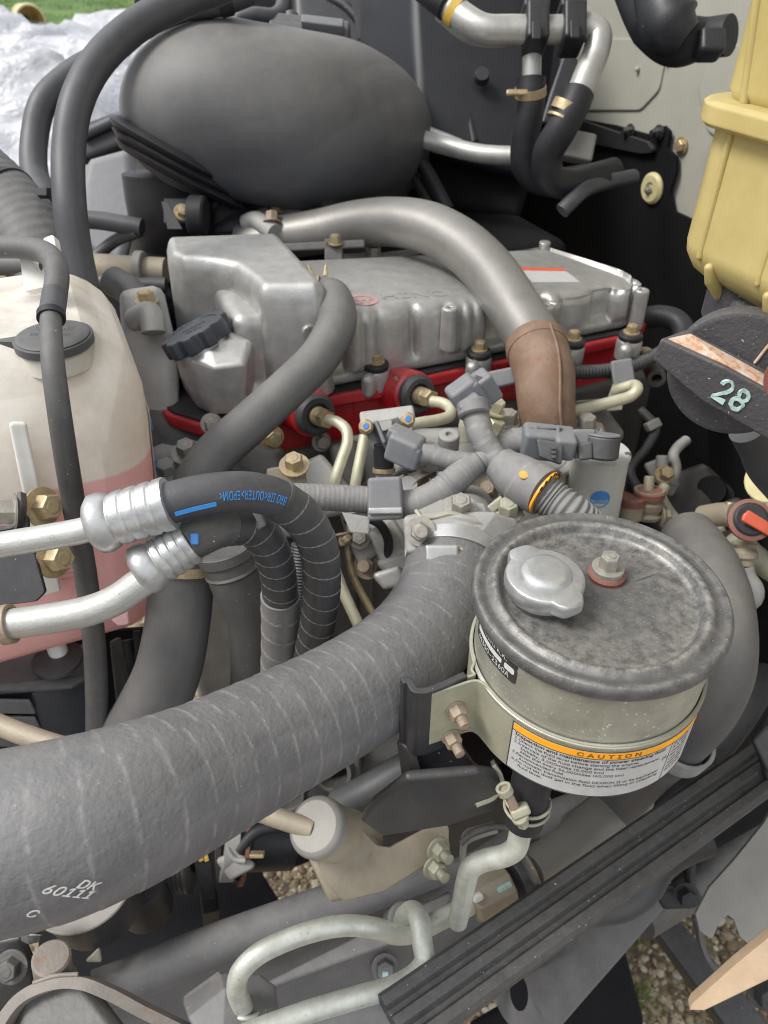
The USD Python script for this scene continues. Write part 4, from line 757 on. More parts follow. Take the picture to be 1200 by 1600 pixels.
for k in range(8): t.add('lettering', cyltext(('Oil capacity', '3.5 liter', 'Change fluid', 'filter 44350', 'use only', 'specified', 'power fluid', 'S4435')[k], .0018, dg(.815), zt - .0100 - k * .0036, RL + .0002, W * .12), 'ink_black', parent=cl, smooth=False)
rg = dg(.755); t.add('part_mark', cyltext('(A)', .0030, rg, zt - .0195, RL + .0002), 'ink_black', parent=cl, smooth=False)
t.add('glue_edge', patch(c0 - 3.2, c0 - .3, zl + .001, zt - .001, RL - .0004), 'yellow_mark' if 0 else 'zinc_yellow', smooth=False)

# outlet hose, spring clamp and pipe below it
t = Thing('outlet_hose', 'short black rubber outlet hose under the round reservoir', 'hose')
oc = P(832, 1215, .47); o2 = P(818, 1284, .489)
t.add('hose', tube([oc + (oc - o2) * .4, oc, (oc + o2) / 2, o2], [.0125, .0125, .0125, .0122], 32, .002), 'rubber_black'); oa = unit(o2 - oc)
for k in (.50, .66): t.add('clamp_wire', tube([oc + (o2 - oc) * k + .0138 * (math.cos(a) * basis(oa)[0] + math.sin(a) * basis(oa)[1]) for a in np.linspace(0, 6.2, 26)], .0011, 8, .003), 'zinc_yellow')
t.add('clamp_screw', cyl(P(789, 1232, .455), P(812, 1278, .463), .0028), 'bolt_rusty'); t.add('clamp_lug', lathe([(.0028, 0), (.0048, 0), (.0048, .005), (.0028, .005), (.0028, 0)], P(786, 1230, .456), P(812, 1278, .463) - P(789, 1232, .455), 20), 'zinc_yellow')
t.add('clamp_lug', rbox((.012, .010, .006), .0015, P(812, 1266, .462), AX + UP * .4, FW), 'zinc_yellow'); t.add('screw_head', hexhead(P(812, 1276, .46), unit(P(812, 1278, .463) - P(789, 1232, .455)), .0065, .006), 'zinc_yellow')
t = Thing('return_pipe', 'greenish zinc steel pipe stepping down below the reservoir', 'pipe')
t.add('return_pipe', tube([P(826, 1225, .478), P(821, 1262, .487), P(813, 1300, .50), P(806, 1325, .505), P(790, 1336, .51), P(755, 1345, .52), P(737, 1355, .525), P(729, 1375, .535), P(722, 1410, .55), P(715, 1440, .57)], .0073, 28, .0025), 'zinc_pipe')

# black bracket carrying the reservoir
t = Thing('reservoir_bracket', 'black folded steel bracket carrying the reservoir band', 'bracket')
A = lambda x, y, d: P(x, y, d)
zk = zt_ + .002
tpz = [Pz(628, 1064, zk), Pz(637, 1062, zk), Pz(648, 1077, zk), Pz(662, 1079, zk), Pz(680, 1074, zk), Pz(727, 1053, zk)]
t.add('flange', ribbon([p - EZ * .030 for p in tpz], EZ, .060, .0042, .0015), 'black_paint', smooth=40)
lo = [p - EZ * .060 for p in tpz]
t.add('foot', plate([lo[2], lo[5], A(742, 1206, .485), A(775, 1222, .49), A(760, 1246, .50), A(640, 1262, .51)], .0045), 'black_paint')
t.add('foot', hull([lo[0], lo[2], A(640, 1262, .51), A(655, 1215, .485)], .0022), 'black_paint')
t.add('shelf', hull([A(590, 1252, .50), A(640, 1214, .47), A(742, 1205, .475), A(765, 1208, .48), A(775, 1230, .49), A(735, 1250, .50), A(572, 1275, .53), A(600, 1296, .545), A(700, 1280, .53), A(770, 1256, .515)], .004), 'black_paint', smooth=50)
t.add('web', plate([A(560, 1290, .72), A(700, 1270, .71), A(800, 1240, .70), A(800, 1290, .72), A(740, 1330, .74), A(560, 1400, .78)], .006), 'black_paint')
t.add('brace', ribbon([A(745, 1252, .50), A(770, 1240, .497), A(782, 1212, .49), A(770, 1192, .49)], FW, .012, .003), 'zinc_yellow')

# ------------------------------------------------------------------ the big taped hose across the middle
t = Thing('inlet_hose', 'very thick grey tape wrapped hose crossing the engine bay', 'hose')
hp = [P(-190, 1345, .375), P(-90, 1330, .37), P(0, 1314, .366), P(100, 1290, .37), P(200, 1256, .385), P(310, 1208, .415), P(420, 1152, .45), P(520, 1100, .485), P(600, 1050, .515), P(655, 1000, .543), P(692, 942, .568), P(707, 897, .585), P(713, 868, .596)]
hr = [.0425, .0425, .0423, .0416, .0400, .0378, .0366, .0364, .0366, .0370, .0370, .0370, .0368]
hm = lambda s, a: (lambda r: (r[0] + .0005 * np.sin(3 * a + 9 * s) , r[1]))(tapemod(.0150, .0003, .35)(s + .0012 * np.sin(a * 2 + s * 60), a))
hs = t.add('hose', tube(hp, hr, 120, .0011, hm), 'tape_wrap')
P_, S_, T_, A_, B_ = at_tube(hp, .001)
def tubepoint(x, y, pts, rad):
    """nearest place on a tube to a sight line: index along it"""
    p = at_tube(pts, .001)[0]; d = unit(ray(x, y)); w = p - EYE; return int(np.argmin(np.linalg.norm(w - (w @ d)[:, None] * d, axis=1)))
def hoseprint(txt, x, y, h, pts, rad, along, flip=1, bold=False, width=None, depth=.0002, turn=0.):
    """printing wrapped round a hose, its start under the sight line at (x, y); along: runs along the hose, else around it"""
    p, s, tt, a, b = at_tube(pts, .0005); d = unit(ray(x, y)); w = p - EYE; dist = np.linalg.norm(w - (w @ d)[:, None] * d, axis=1); k = int(np.argmin(dist))
    # hit point on the wall near the closest axis point
    best = None
    for kk in range(max(0, k - 120), min(len(p), k + 120), 2):
        for g in np.linspace(0, 2 * np.pi, 180, endpoint=False):
            q = p[kk] + rad * (a[kk] * math.cos(g) + b[kk] * math.sin(g)) - EYE; e = np.linalg.norm(q - (q @ d) * d)
            if (best is None or e < best[0]) and (a[kk] * math.cos(g) + b[kk] * math.sin(g)) @ -d > .02: best = (e, kk, g)
    _, k, g = best; m = meshkit.text_mesh(txt, h, depth, bold); v = np.array(m.vertices)
    if width: v[:, 0] *= width / v[:, 0].max()
    c, sn = math.cos(turn), math.sin(turn); v[:, :2] = v[:, :2] @ np.array([[c, sn], [-sn, c]])
    if along: ds, da = v[:, 0] * flip, -v[:, 1] / rad * flip
    else: ds, da = v[:, 1] * flip, v[:, 0] / rad * flip
    ki = np.clip(k + ds / .0005, 0, len(p) - 1.001); i0 = ki.astype(int); f = (ki - i0)[:, None]
    lerp = lambda q: q[i0] * (1 - f) + q[i0 + 1] * f
    an = g + da; m.vertices = lerp(p) + (rad + v[:, 2:]) * (lerp(a) * np.cos(an)[:, None] + lerp(b) * np.sin(an)[:, None])
    if m.volume < 0: m.invert()
    return m
for tx, x, y, h in (('60111', 60, 1394, .0038), ('DK', 119, 1388, .0036), ('C', 36, 1432, .0038)):
    t.add('lettering', hoseprint(tx, x, y, h, hp, .0432, False, 1, False, turn=.75), 'ink_white', parent=hs, smooth=False)
def onhose(x, y, r): 
    return None
# clamp at its upper end
ck = len(P_) - 6
cb = t.add('clamp_band', lathe([(.0370, -.006), (.0382, -.006), (.0382, .006), (.0370, .006), (.0370, -.006)], P_[ck], T_[ck], 80), 'steel_bright')
t.add('clamp_housing', rbox((.024, .010, .012), .002, P(690, 864, .556), AX, FW), 'steel_bright', parent=cb); t.add('clamp_screw', join(cyl(P(703, 865, .557), P(719, 864, .559), .0040), hexhead(P(715, 864, .558), AX, .0085, .004, flange=False)), 'bolt_gold', parent=cb)
t.add('clamp_tongue', plate([P(699, 812, .575), P(731, 818, .575), P(726, 856, .559), P(692, 852, .559)], .0015, .001), 'steel_bright')

# ------------------------------------------------------------------ coolant tank at the left
t = Thing('coolant_tank', 'yellowed white plastic coolant tank with pink fluid', 'tank')
zf = Pv(150, 745, .56)[2]
usdkit.material(stage, '/World/Looks/tank_look', {
    'g': ('geometry', {}), 'z': ('separate_xyz', {}), 'mr': ('map_range', {'from_min': zf - .0015, 'from_max': zf + .0015, 'clamp': True}),
    'n': ('noise_texture', {'scale': 14., 'detail': 6., 'roughness': .65}), 'r': ('rgb_ramp', {'ramp': [(.3, (.85, .83, .76)), (.5, (.80, .77, .68)), (.68, (.68, .63, .53))]}),
    'pk': ('rgb_ramp', {'ramp': [(.3, (.84, .52, .50)), (.7, (.76, .43, .42))]}), 'm': ('mix_color', {}),
    'nz': ('separate_xyz', {}), 'up': ('map_range', {'from_min': .3, 'from_max': 1., 'clamp': True}), 'n2': ('noise_texture', {'scale': 7., 'detail': 9., 'roughness': .75}), 'dr': ('map_range', {'from_min': .40, 'from_max': .62, 'clamp': True}), 'dm': ('math', {'math_type': 'multiply'}), 'd2': ('math', {'math_type': 'multiply', 'value2': .42}), 'dc': ('mix_color', {'b': (.30, .265, .20)}),
    'nb': ('noise_texture', {'scale': 60., 'detail': 2.}), 'b': ('bump', {'strength': .2, 'distance': .002}), 'p': ('principled_bsdf', {'roughness': .38, 'subsurface_weight': .0}), 'tl': ('translucent_bsdf', {}), 'mc': ('mix_closure', {'fac': .3})},
    [('g.position', 'z.vector'), ('z.z', 'mr.value'), ('g.position', 'n.vector'), ('n.fac', 'r.fac'), ('n.fac', 'pk.fac'), ('mr.result', 'm.fac'), ('pk.color', 'm.a'), ('r.color', 'm.b'), ('g.normal', 'nz.vector'), ('nz.z', 'up.value'), ('g.position', 'n2.vector'), ('n2.fac', 'dr.value'), ('up.result', 'dm.value1'), ('dr.result', 'dm.value2'), ('dm.value', 'd2.value1'), ('d2.value', 'dc.fac'), ('m.result', 'dc.a'), ('dc.result', 'p.base_color'), ('dc.result', 'tl.color'), ('g.position', 'nb.vector'), ('nb.fac', 'b.height'), ('b.normal', 'p.normal'), ('p.BSDF', 'mc.closure1'), ('tl.BSDF', 'mc.closure2')], surface='mc.closure')
LK['tank_look'] = UsdShade.Material.Get(stage, '/World/Looks/tank_look')
fp = [(-.36, .555), (.010, .555), (.030, .58), (.030, .735), (-.02, .765), (-.36, .765)]
n = 300; q = smoothpoly(fp, .042, n); nn = inward(q); zlo = 1.0; L = []
for z, off in ((zlo, .040), (zlo + .003, .026), (zlo + .010, .013), (zlo + .022, .005), (zlo + .045, .001), (1.10, 0), (1.215, .0), (1.243, .003), (1.265, .009), (1.280, .017), (1.291, .027), (1.298, .036), (1.301, .0415)):
    w = inset(q, off) if off > .004 else q + nn * off; w = w + np.array([1., 0]) * (np.interp(z, [1.0, 1.08, 1.2, 1.26, 1.31], [-.018, -.008, .004, .013, .017]) * np.clip((w[:, 0] + .16) / .17, 0, 1))[:, None]
    L.append(uvz(w, np.full(n, z)))
t.add('body', loft(L), 'tank_look', smooth=60)
cz = 1.2968; ccn = Pz(85, 533, cz)
t.add('filler_neck', cyl(ccn - EZ * .02, ccn - EZ * .003, .026), 'tank_look')
lp = Point(0, 0).buffer(.0285, quad_segs=20).union(LineString([(0, 0), (-.045, .004)]).buffer(.012)).buffer(-.004).buffer(.004)
cap = t.add('filler_lid', join(prism(lp, .006, ccn - EZ * .002, EZ, AX), lathe([(0, .004), (.026, .004), (.0265, .006), (.022, .0075), (0, .0075)], ccn - EZ * .001, EZ, 48)), 'dark_plastic')
def caplet(v): return ccn + AX * (v[:, :1]) + np.array([0, 1., 0]) * v[:, 1:2] + EZ * (v[:, 2:] + .0062)
t.add('lettering', text_on('COOLANT', .0040, lambda v: caplet(v + np.array([-.016, .006, 0])), .0006, False, .03), 'grey_plastic', parent=cap); t.add('lettering', text_on('DO NOT OPEN', .0032, lambda v: caplet(v + np.array([-.016, -.004, 0])), .0006, False, .03), 'grey_plastic', parent=cap)
t.add('side_label', plate([T(u, v, z) for u, v, z in ((.0375, .60, 1.215), (.0390, .70, 1.225), (.0265, .70, 1.10), (.0250, .60, 1.09))], .0008), 'label_white')
for k in range(3): t.add('label_stripe', plate([T(.0258 + (z - 1.09) * .10 + .0006, v, z) for v, z in ((.60, 1.205 - k * .04), (.70, 1.215 - k * .04), (.70, 1.207 - k * .04), (.60, 1.197 - k * .04))], .0006), 'ink_blue')
t.add('hose_clip', plate([P(x, y, .60) for x, y in ((28, 380), (48, 376), (52, 412), (66, 432), (68, 372), (84, 366), (90, 400), (74, 448), (38, 456))], .010, .002), 'white_plastic')
t.add('gauge_rib', hull([Pv(x, y, .548) for x, y in ((20, 664), (36, 664), (72, 925), (90, 920))], .0025), 'white_plastic'); 
t.add('foot_pin', cyl(Pz(92, 1020, .985), Pz(92, 1020, .985) + EZ * .03, .009), 'white_plastic'); fz = Pz(92, 1036, .978)
t.add('foot_grommet', lathe([(0, 0), (.020, 0), (.0235, .003), (.0235, .007), (.012, .009), (0, .009)], fz, EZ, 36), 'rubber_hose')
t.add('lug', hull([P(x, y, .62) for x, y in ((168, 958), (196, 948), (198, 972), (186, 974))], .002), 'tank_look')
t.add('seam', tube([Pv(x, y, .5535) for x, y in ((96, 902), (120, 898), (122, 925))], .0022, 8, .003), 'tank_look')
t = Thing('tank_bracket', 'black steel bracket with bolts in front of the pink tank', 'bracket')
t.add('plate', plate([P(x, y, .560) for x, y in ((-40, 838), (20, 822), (30, 800), (42, 806), (44, 830), (70, 925), (55, 940), (-40, 952))], .004, .003), 'black_paint')
t.add('edge', ribbon([P(0, 826, .556), P(26, 820, .556), P(34, 798, .556), P(34, 770, .558)], FW, .008, .003), 'oily_iron')
for x, y, m in ((75, 792, 'bolt_gold'), (92, 872, 'bolt_gold')):
    c = P(x - 10, y, .575); t.add('bolt', hexhead(c, unit(AX * .85 - FW * .5), .018, .012, washer=1.05), m)
t.add('nut', hexhead(P(24, 800, .56), unit(-AX * .75 - FW * .5), .017, .012, stud=.012), 'bolt_steel')
# thin hose over the tank
t = Thing('overflow_hose', 'slim grey black hose hanging down in front of the tank', 'hose')
op = [P(-40, 388, .60), P(0, 386, .595), P(45, 388, .585), P(75, 398, .575), P(89, 425, .56), P(86, 460, .552), P(80, 490, .537), P(80, 520, .525), P(83, 570, .515), P(92, 640, .52), P(104, 720, .545), P(119, 810, .59), P(134, 900, .625), P(147, 1000, .66), P(151, 1080, .69), P(151, 1160, .72)]
t.add('hose', tube(op, [.0085] * 6 + [.0072, .0072, .0076, .0078, .0082, .0086, .009, .0094, .0098, .01], 28, .0025), 'rubber_dusty')
t.add('sleeve', cyl(P(86, 458, .552), P(80, 497, .535), .0088), 'rubber_hose'); t.add('sleeve_end', lathe([(.0075, 0), (.0096, 0), (.0096, .005), (.0075, .005), (.0075, 0)], P(80, 490, .537), P(80, 497, .535) - P(80, 490, .537), 32), 'rubber_black')
t = Thing('upper_hose', 'second grey hose entering low at the left edge above the tank', 'hose'); t.add('upper_hose', tube([P(-40, 416, .72), P(10, 414, .72), P(45, 414, .715), P(70, 422, .71)], .0095, 24), 'rubber_dusty')

# ------------------------------------------------------------------ air conditioning lines with crimped fittings
def crimp(t, a, b, r, axis_len, rings):
    ax = unit(b - a); L = np.linalg.norm(b - a); pr = [(0, 0)]
    pr += [(r * .55, 0), (r * .92, .0008), (r * 1.12, .004), (r * 1.14, .008), (r * 1.04, .0125), (r * .93, .0145)]
    z = .0145; seg = (L - .0145) / rings
    for k in range(rings): pr += [(r * .945, z + seg * .02), (r * .945, z + seg * .14), (r * .99, z + seg * .26), (r * 1.0, z + seg * .84), (r * .97, z + seg * .94)]; z += seg
    pr += [(r * .98, L), (r * .8, L), (0, L)]
    m = lathe(pr, a, ax, 64); v = np.array(m.vertices); w = v - a; h = w @ ax; rad = w - h[:, None] * ax; x, y, _ = basis(ax); an = np.arctan2(rad @ y, rad @ x); rl = np.linalg.norm(rad, axis=1)
    f = 1 + np.where(h > .016, .020 * np.cos(an * 8), 0); m.vertices = a + h[:, None] * ax + rad * f[:, None]; return m
t = Thing('refrigerant_line', 'upper refrigerant line: bare pipe, crimped fitting, hose with blue print', 'pipe')
t.add('pipe', tube([P(-60, 866, .455), P(0, 852, .452), P(70, 840, .450), P(125, 830, .448), P(140, 826, .448)], .0077, 32, .002), 'alu_pipe')
t.add('collar', cyl(P(134, 828, .448), P(170, 817, .446), .0074), 'rubber_black')
fa, fb_ = P(143, 822, .4475), P(266, 786, .446)
t.add('fitting', crimp(t, fa, fb_, .0158, 0, 4), 'alu_bright', smooth=50)
h1 = [P(255, 789, .446), P(300, 777, .450), P(345, 770, .456), P(390, 769, .465), P(432, 779, .477), P(470, 806, .492), P(496, 850, .51), P(503, 905, .53), P(499, 960, .555), P(489, 1010, .58), P(480, 1060, .61)]
hh = t.add('hose', tube(h1[:6], [.0122, .0123, .0124, .0124, .0125, .0126], 48, .0015), 'rubber_hose')
def helix(s, a):
    ph = s / .0150 + a / (2 * np.pi); fr = ph - np.floor(ph); return .00035 * (1 - fr), (fr < .035) * 1. * (np.sin(a * 1.0 + 1.) > -.9)
t.add('tape', tube(h1[4:], [.0131, .0131, .0130, .0130, .0130, .0130, .013], 56, .0004, helix), 'tape_black')
t.add('tape_lip', lathe([(.0128, 0), (.0138, 0), (.0138, .0012), (.0128, .0012), (.0128, 0)], P(434, 780, .478), h1[5] - h1[4], 48), 'tape_black')
t.add('lettering', hoseprint('BRO IIR<OUTER>EPDM<', 449, 778, .0052, h1[:6], .0126, True, -1, False, .040), 'ink_blue', parent=hh, smooth=False)
def hosestripe(p0, p1, w, pts, rad):
    d = []; 
    pp_, s_, tt, a, b = at_tube(pts, .001)
    for x, y in (p0, ((p0[0] + p1[0]) / 2, (p0[1] + p1[1]) / 2), p1):
        best = None; dd = unit(ray(x, y))
        for kk in range(len(pp_)):
            for g in np.linspace(0, 2 * np.pi, 120, endpoint=False):
                nrm = a[kk] * math.cos(g) + b[kk] * math.sin(g)
                if nrm @ -dd < .05: continue
                qq = pp_[kk] + rad * nrm - EYE; e = np.linalg.norm(qq - (qq @ dd) * dd)
                if best is None or e < best[0]: best = (e, pp_[kk] + rad * nrm, nrm, tt[kk])
        d.append(best)
    path = [q[1] for q in d]; nr = d[1][2]; return ribbon(path, np.cross(d[1][3], nr), w, .0003)
t.add('blue_stripe', hosestripe((274, 803), (337, 787), .0028, h1[:6], .0127), 'ink_blue', parent=hh)
t = Thing('refrigerant_line', 'lower refrigerant line: bent bare pipe and crimped fitting into taped hose', 'pipe')
t.add('pipe', tube([P(-70, 990, .470), P(10, 976, .466), P(80, 966, .462), P(140, 954, .459), P(180, 938, .457), P(215, 914, .455), P(240, 896, .454)], .0092, 36, .002), 'alu_pipe')
fa, fb_ = P(214, 898, .4565), P(297, 845, .460)
t.add('fitting', crimp(t, fa, fb_, .0142, 0, 4), 'alu_bright', smooth=50)
h2 = [P(285, 852, .459), P(320, 833, .468), P(355, 822, .482), P(390, 822, .498), P(415, 845, .515), P(432, 885, .54), P(438, 930, .565), P(438, 980, .59), P(436, 1030, .62), P(432, 1080, .65)]
t.add('hose', tube(h2[:4], .0123, 48, .0012, tapemod(.017, .0004, 1.)), 'rubber_dusty')
t.add('tape', tube(h2[2:], [.0126, .0128, .0128, .0128, .013, .013, .013, .013], 56, .0004, helix), 'tape_black')
t.add('sleeve', tube(h2[6:], [.0142, .0142, .0142, .0142], 40, .001, tapemod(.022, .0006, .8)), 'tape_grey')
t.add('tape_flap', hull([P(x, y, .487) for x, y in ((340, 800), (405, 795), (412, 818), (366, 845))], .0018), 'tape_grey')
t.add('paint_mark', rbox((.005, .003, .007), .001, P(304, 842, .450), AX, FW), 'blue_label')
t.add('end_clamp', lathe([(.0095, 0), (.0122, 0), (.0122, .006), (.0095, .006), (.0095, 0)], P(4, 977, .466), P(14, 975, .466) - P(4, 977, .466), 40), 'bolt_rusty')

# hoses behind the taped pair
t = Thing('coolant_pipe', 'wide dusty grey coolant hose standing between tank and taped hoses', 'hose')
t.add('hose', tube([P(285, 860, .66), P(283, 920, .665), P(275, 990, .67), P(262, 1050, .68), P(235, 1110, .70), P(190, 1180, .74), P(150, 1260, .8)], [.0275, .0275, .028, .029, .031, .033, .033], 44, .003), 'rubber_boot')
t.add('clamp', lathe([(.028, -.004), (.0292, -.004), (.0292, .004), (.028, .004), (.028, -.004)], P(290, 885, .66), P(283, 920, .665) - P(285, 860, .66), 48), 'bolt_gold')
t.add('end_ring', lathe([(.0275, -.003), (.030, -.003), (.030, .004), (.0275, .004), (.0275, -.003)], P(284, 872, .66), P(283, 920, .665) - P(285, 860, .66), 48), 'rubber_dusty')
t = Thing('bypass_hose', 'grey hose with a ribbed end right of the wide coolant hose', 'hose')
t.add('hose', tube([P(350, 858, .62), P(366, 905, .63), P(388, 960, .65), P(395, 1020, .68), P(392, 1080, .72)], [.0205, .0205, .0195, .0195, .0195], 36, .003), 'rubber_dusty'); t.add('end_ring', lathe([(.020, -.005), (.0225, -.004), (.0225, .004), (.020, .005), (.020, -.005)], P(352, 866, .622), P(366, 905, .63) - P(350, 858, .62), 44), 'rubber_dusty')
t.add('bead', lathe([(.020, -.003), (.022, 0), (.020, .003)], P(362, 892, .627), P(366, 905, .63) - P(350, 858, .62), 44), 'rubber_dusty')
t = Thing('corrugated_tube', 'thin black corrugated conduit between the two taped hoses', 'conduit'); t.add('corrugated_tube', tube([P(470, 850, .62), P(468, 920, .63), P(462, 1000, .65), P(455, 1060, .67)], .0075, 24, .0006, ringmod(.0026, .0006)), 'rubber_hose')
t = Thing('relay_block', 'black plastic relay block behind the taped hose bend', 'block'); t.add('block', rbox((.05, .04, .05), .004, P(456, 858, .72), AX, FW), 'black_plastic'); t.add('lid', rbox((.054, .044, .012), .003, P(456, 830, .70), AX, FW), 'dark_plastic'); t.add('tab', rbox((.018, .012, .014), .002, P(462, 885, .70), AX, FW), 'dark_plastic')
# radiator shroud
t = Thing('radiator_shroud', 'dusty dark plastic radiator shroud with louvres below the tank', 'shroud')
t.add('top', hull([P(x, y, d) for x, y, d in ((-60, 1010, .80), (128, 1012, .83), (132, 1060, .745), (110, 1072, .735), (55, 1076, .72), (-60, 1078, .69), (-60, 1084, .695), (132, 1066, .75))], .003), 'dark_plastic', smooth=50)
t.add('side', hull([P(x, y, d) for x, y, d in ((54, 1084, .722), (134, 1062, .748), (172, 1145, .775), (178, 1290, .82), (60, 1290, .78), (70, 1160, .735))], .003), 'black_plastic', smooth=50)
t.add('frame', hull([P(x, y, d) for x, y, d in ((-60, 1082, .70), (48, 1080, .722), (75, 1160, .745), (75, 1250, .77), (-60, 1250, .74))] + [P(-60, 1082, .73)], .003), 'deep_black')
for k in range(3): t.add('louvre', hull([P(-60, 1094 + 26 * k, .692 + .008 * k), P(44 + 8 * k, 1096 + 26 * k, .712 + .008 * k), P(52 + 8 * k, 1112 + 26 * k, .716 + .008 * k), P(-60, 1110 + 26 * k, .696 + .008 * k)], .0022), 'dark_plastic')
t.add('back_wall', plate([P(-60, 1000, .86), P(250, 980, .90), P(250, 1400, 1.0), P(-60, 1400, .95)], .006), 'deep_black')
t.add('stay', hull([P(x, y, d) for x, y, d in ((176, 1005, .82), (185, 1000, .82), (215, 1180, .84), (195, 1180, .84))], .003), 'frame_paint')
t.add('cable', tube([P(198, 1000, .80), P(204, 1040, .80), P(216, 1090, .82), P(220, 1150, .84)], .006, 14), 'rubber_black'); t.add('cable', tube([P(214, 985, .80), P(216, 1040, .80), P(222, 1080, .82)], .004, 12), 'rubber_black')
t = Thing('brass_rod', 'dusty brass coloured rod sloping under the thick hose, left edge', 'rod'); t.add('brass_rod', tube([P(-30, 1120, .56), P(30, 1145, .55), P(100, 1168, .54), P(180, 1190, .54)], .0075, 20), 'bracket_beige')

# ================================================================== the middle: intake casting, sensors, wiring, fuel pipes
D_ = lambda pts, d: [P(x, y, d) for x, y in pts]
t = Thing('intake_manifold', 'dusty grey cast intake manifold below the red head', 'manifold')
t.add('casting', hull(D_(((545, 700), (600, 690), (720, 690), (870, 680), (900, 760), (830, 830), (700, 850), (600, 840), (545, 790)), .80) + D_(((545, 700), (900, 700), (860, 850), (560, 850)), .9), .012), 'cast_grey', smooth=50)
t.add('rib', hull([P(600, 700, .775), P(640, 690, .775), P(690, 800, .76), P(620, 800, .76), P(640, 830, .78)], .006), 'cast_grey', smooth=50)
t.add('rib', hull([P(770, 700, .77), P(730, 780, .74), P(690, 800, .74), P(760, 800, .76)], .006), 'cast_grey', smooth=50)
for x, y, r, h in ((702, 678, .0098, .04), (672, 700, .0105, .02), (655, 702, .011, .012)):
    c = P(x, y, .70); t.add('post', lathe([(0, -h), (r, -h), (r, -.0012), (r - .0012, 0), (r * .35, 0), (r * .3, -.003), (0, -.003)], c, unit(EZ - FW * .15), 32), 'cast_grey')
for x, y, m in ((650, 752, 'bolt_gold'), (763, 765, 'bolt_rusty')): t.add('bolt', hexhead(P(x, y, .735), unit(-FW + AX * -.3 + EZ * .3), .014, .009, washer=1.2), m)
t = Thing('manifold_plate', 'flat beige metal plate with one gold bolt below the head', 'plate')
t.add('plate', hull(D_(((420, 735), (472, 726), (478, 760), (470, 790), (418, 790)), .70), .002), 'bracket_beige'); t.add('bolt', hexhead(P(460, 728, .692), unit(EZ - FW * .45), .015, .010, washer=1.15), 'bolt_gold')
t = Thing('support_bracket', 'grey cast support with cut edges right of the beige plate', 'bracket')
t.add('casting', hull(D_(((482, 728), (500, 720), (520, 760), (560, 790), (510, 800), (480, 790)), .74), .006), 'cast_grey'); t.add('casting', hull(D_(((528, 705), (552, 700), (560, 745), (535, 770)), .76), .008), 'oily_iron')

# throttle elbow at the upper end of the big hose
t = Thing('intake_horn', 'grey cast intake horn clamped into the taped hose', 'casting')
e0 = P(718, 862, .655)
t.add('collar', lathe([(0, -.006), (.0352, -.006), (.0352, .006), (.0375, .008), (.0375, .012), (.03, .014), (0, .014)], P_[-1], T_[-1], 64), 'cast_grey')
t.add('body', tube([P_[-1] - T_[-1] * .004, P(715, 850, .606), P(719, 832, .63), P(724, 815, .67), P(730, 800, .72)], [.0345, .034, .030, .028, .026], 48, .003), 'cast_grey')
t.add('flange', hull([P(x, y, d) for x, y, d in ((638, 814, .578), (690, 806, .578), (770, 808, .578), (800, 820, .585), (792, 846, .582), (740, 850, .574), (690, 848, .572), (642, 858, .576), (640, 820, .63), (795, 825, .63), (700, 815, .64))], .004), 'cast_grey', smooth=50)
t.add('lug', hull([P(x, y, d) for x, y, d in ((640, 812, .622), (676, 806, .625), (640, 868, .603), (650, 872, .602), (672, 845, .606), (650, 815, .66), (690, 815, .66))], .004), 'cast_grey', smooth=50)
t.add('lug', hull([P(x, y, d) for x, y, d in ((752, 822, .615), (800, 822, .62), (780, 850, .61), (770, 800, .66), (800, 800, .66))], .005), 'cast_grey', smooth=50)
t.add('rib', hull([P(658, 850, .600), P(650, 880, .592), P(690, 838, .596)], .004), 'cast_grey', smooth=50)
t.add('bolt', join(hexhead(P(657, 830, .571), unit(-FW * .9 + AX * -.1), .0125, .010, washer=1.15), cyl(P(657, 830, .571), P(657, 830, .571) - FW * .015, .005)), 'bolt_steel')
t.add('paint_dab', rbox((.003, .002, .006), .0005, P(634, 826, .585), AX, FW), 'paint_teal')
t = Thing('lever_casting', 'rough pale casting with a square tab left of the intake horn', 'casting')
t.add('arm', hull(D_(((585, 835), (610, 815), (632, 850), (628, 895), (605, 885)), .70) + [P(600, 850, .74)], .005), 'cast_grey'); t.add('tab', hull(D_(((590, 900), (620, 890), (628, 908), (602, 914)), .69), .004), 'cast_alu')
t.add('arm', hull(D_(((600, 880), (632, 870), (630, 905)), .70), .006), 'cast_grey')
t.add('bolt', join(hexhead(P(575, 883, .72), unit(-FW + AX * -.2), .014, .010, washer=1.2), cyl(P(575, 883, .72), P(575, 883, .72) - FW * .016 - AX * .004, .006)), 'bolt_rusty')
t = Thing('bracket_strip', 'grey sheet bracket with wavy lip and one bolt on the horn', 'bracket')
t.add('plate', plate([P(x, y, d) for x, y, d in ((652, 803, .584), (690, 778, .592), (756, 786, .597), (762, 815, .587), (742, 820, .580), (720, 812, .578), (690, 806, .576), (668, 811, .575))], .002), 'cast_grey')
t.add('lip', tube([P(x, y, d) for x, y, d in ((650, 798, .580), (660, 809, .574), (680, 808, .574), (705, 803, .575), (728, 809, .576), (748, 820, .578))], .0017, 10, .002), 'zinc_yellow')
t.add('bolt', hexhead(P(719, 795, .583), unit(EZ - FW * .5), .0140, .010, washer=1.15), 'bolt_steel')
t = Thing('clip_bracket', 'pale zinc angle bracket with a bolt behind the lid edge', 'bracket')
t.add('plate', plate(D_(((760, 800), (776, 812), (820, 806), (812, 790)), .64), .002), 'zinc_yellow'); t.add('edge', hull(D_(((758, 797), (782, 778), (762, 806), (784, 786)), .632), .0016), 'zinc_yellow'); t.add('edge', hull(D_(((762, 806), (780, 818), (815, 806), (800, 812)), .632), .002), 'zinc_yellow')
t.add('bolt', hexhead(P(792, 800, .634), unit(EZ - FW * .45), .0150, .011, washer=1.1), 'zinc_yellow')

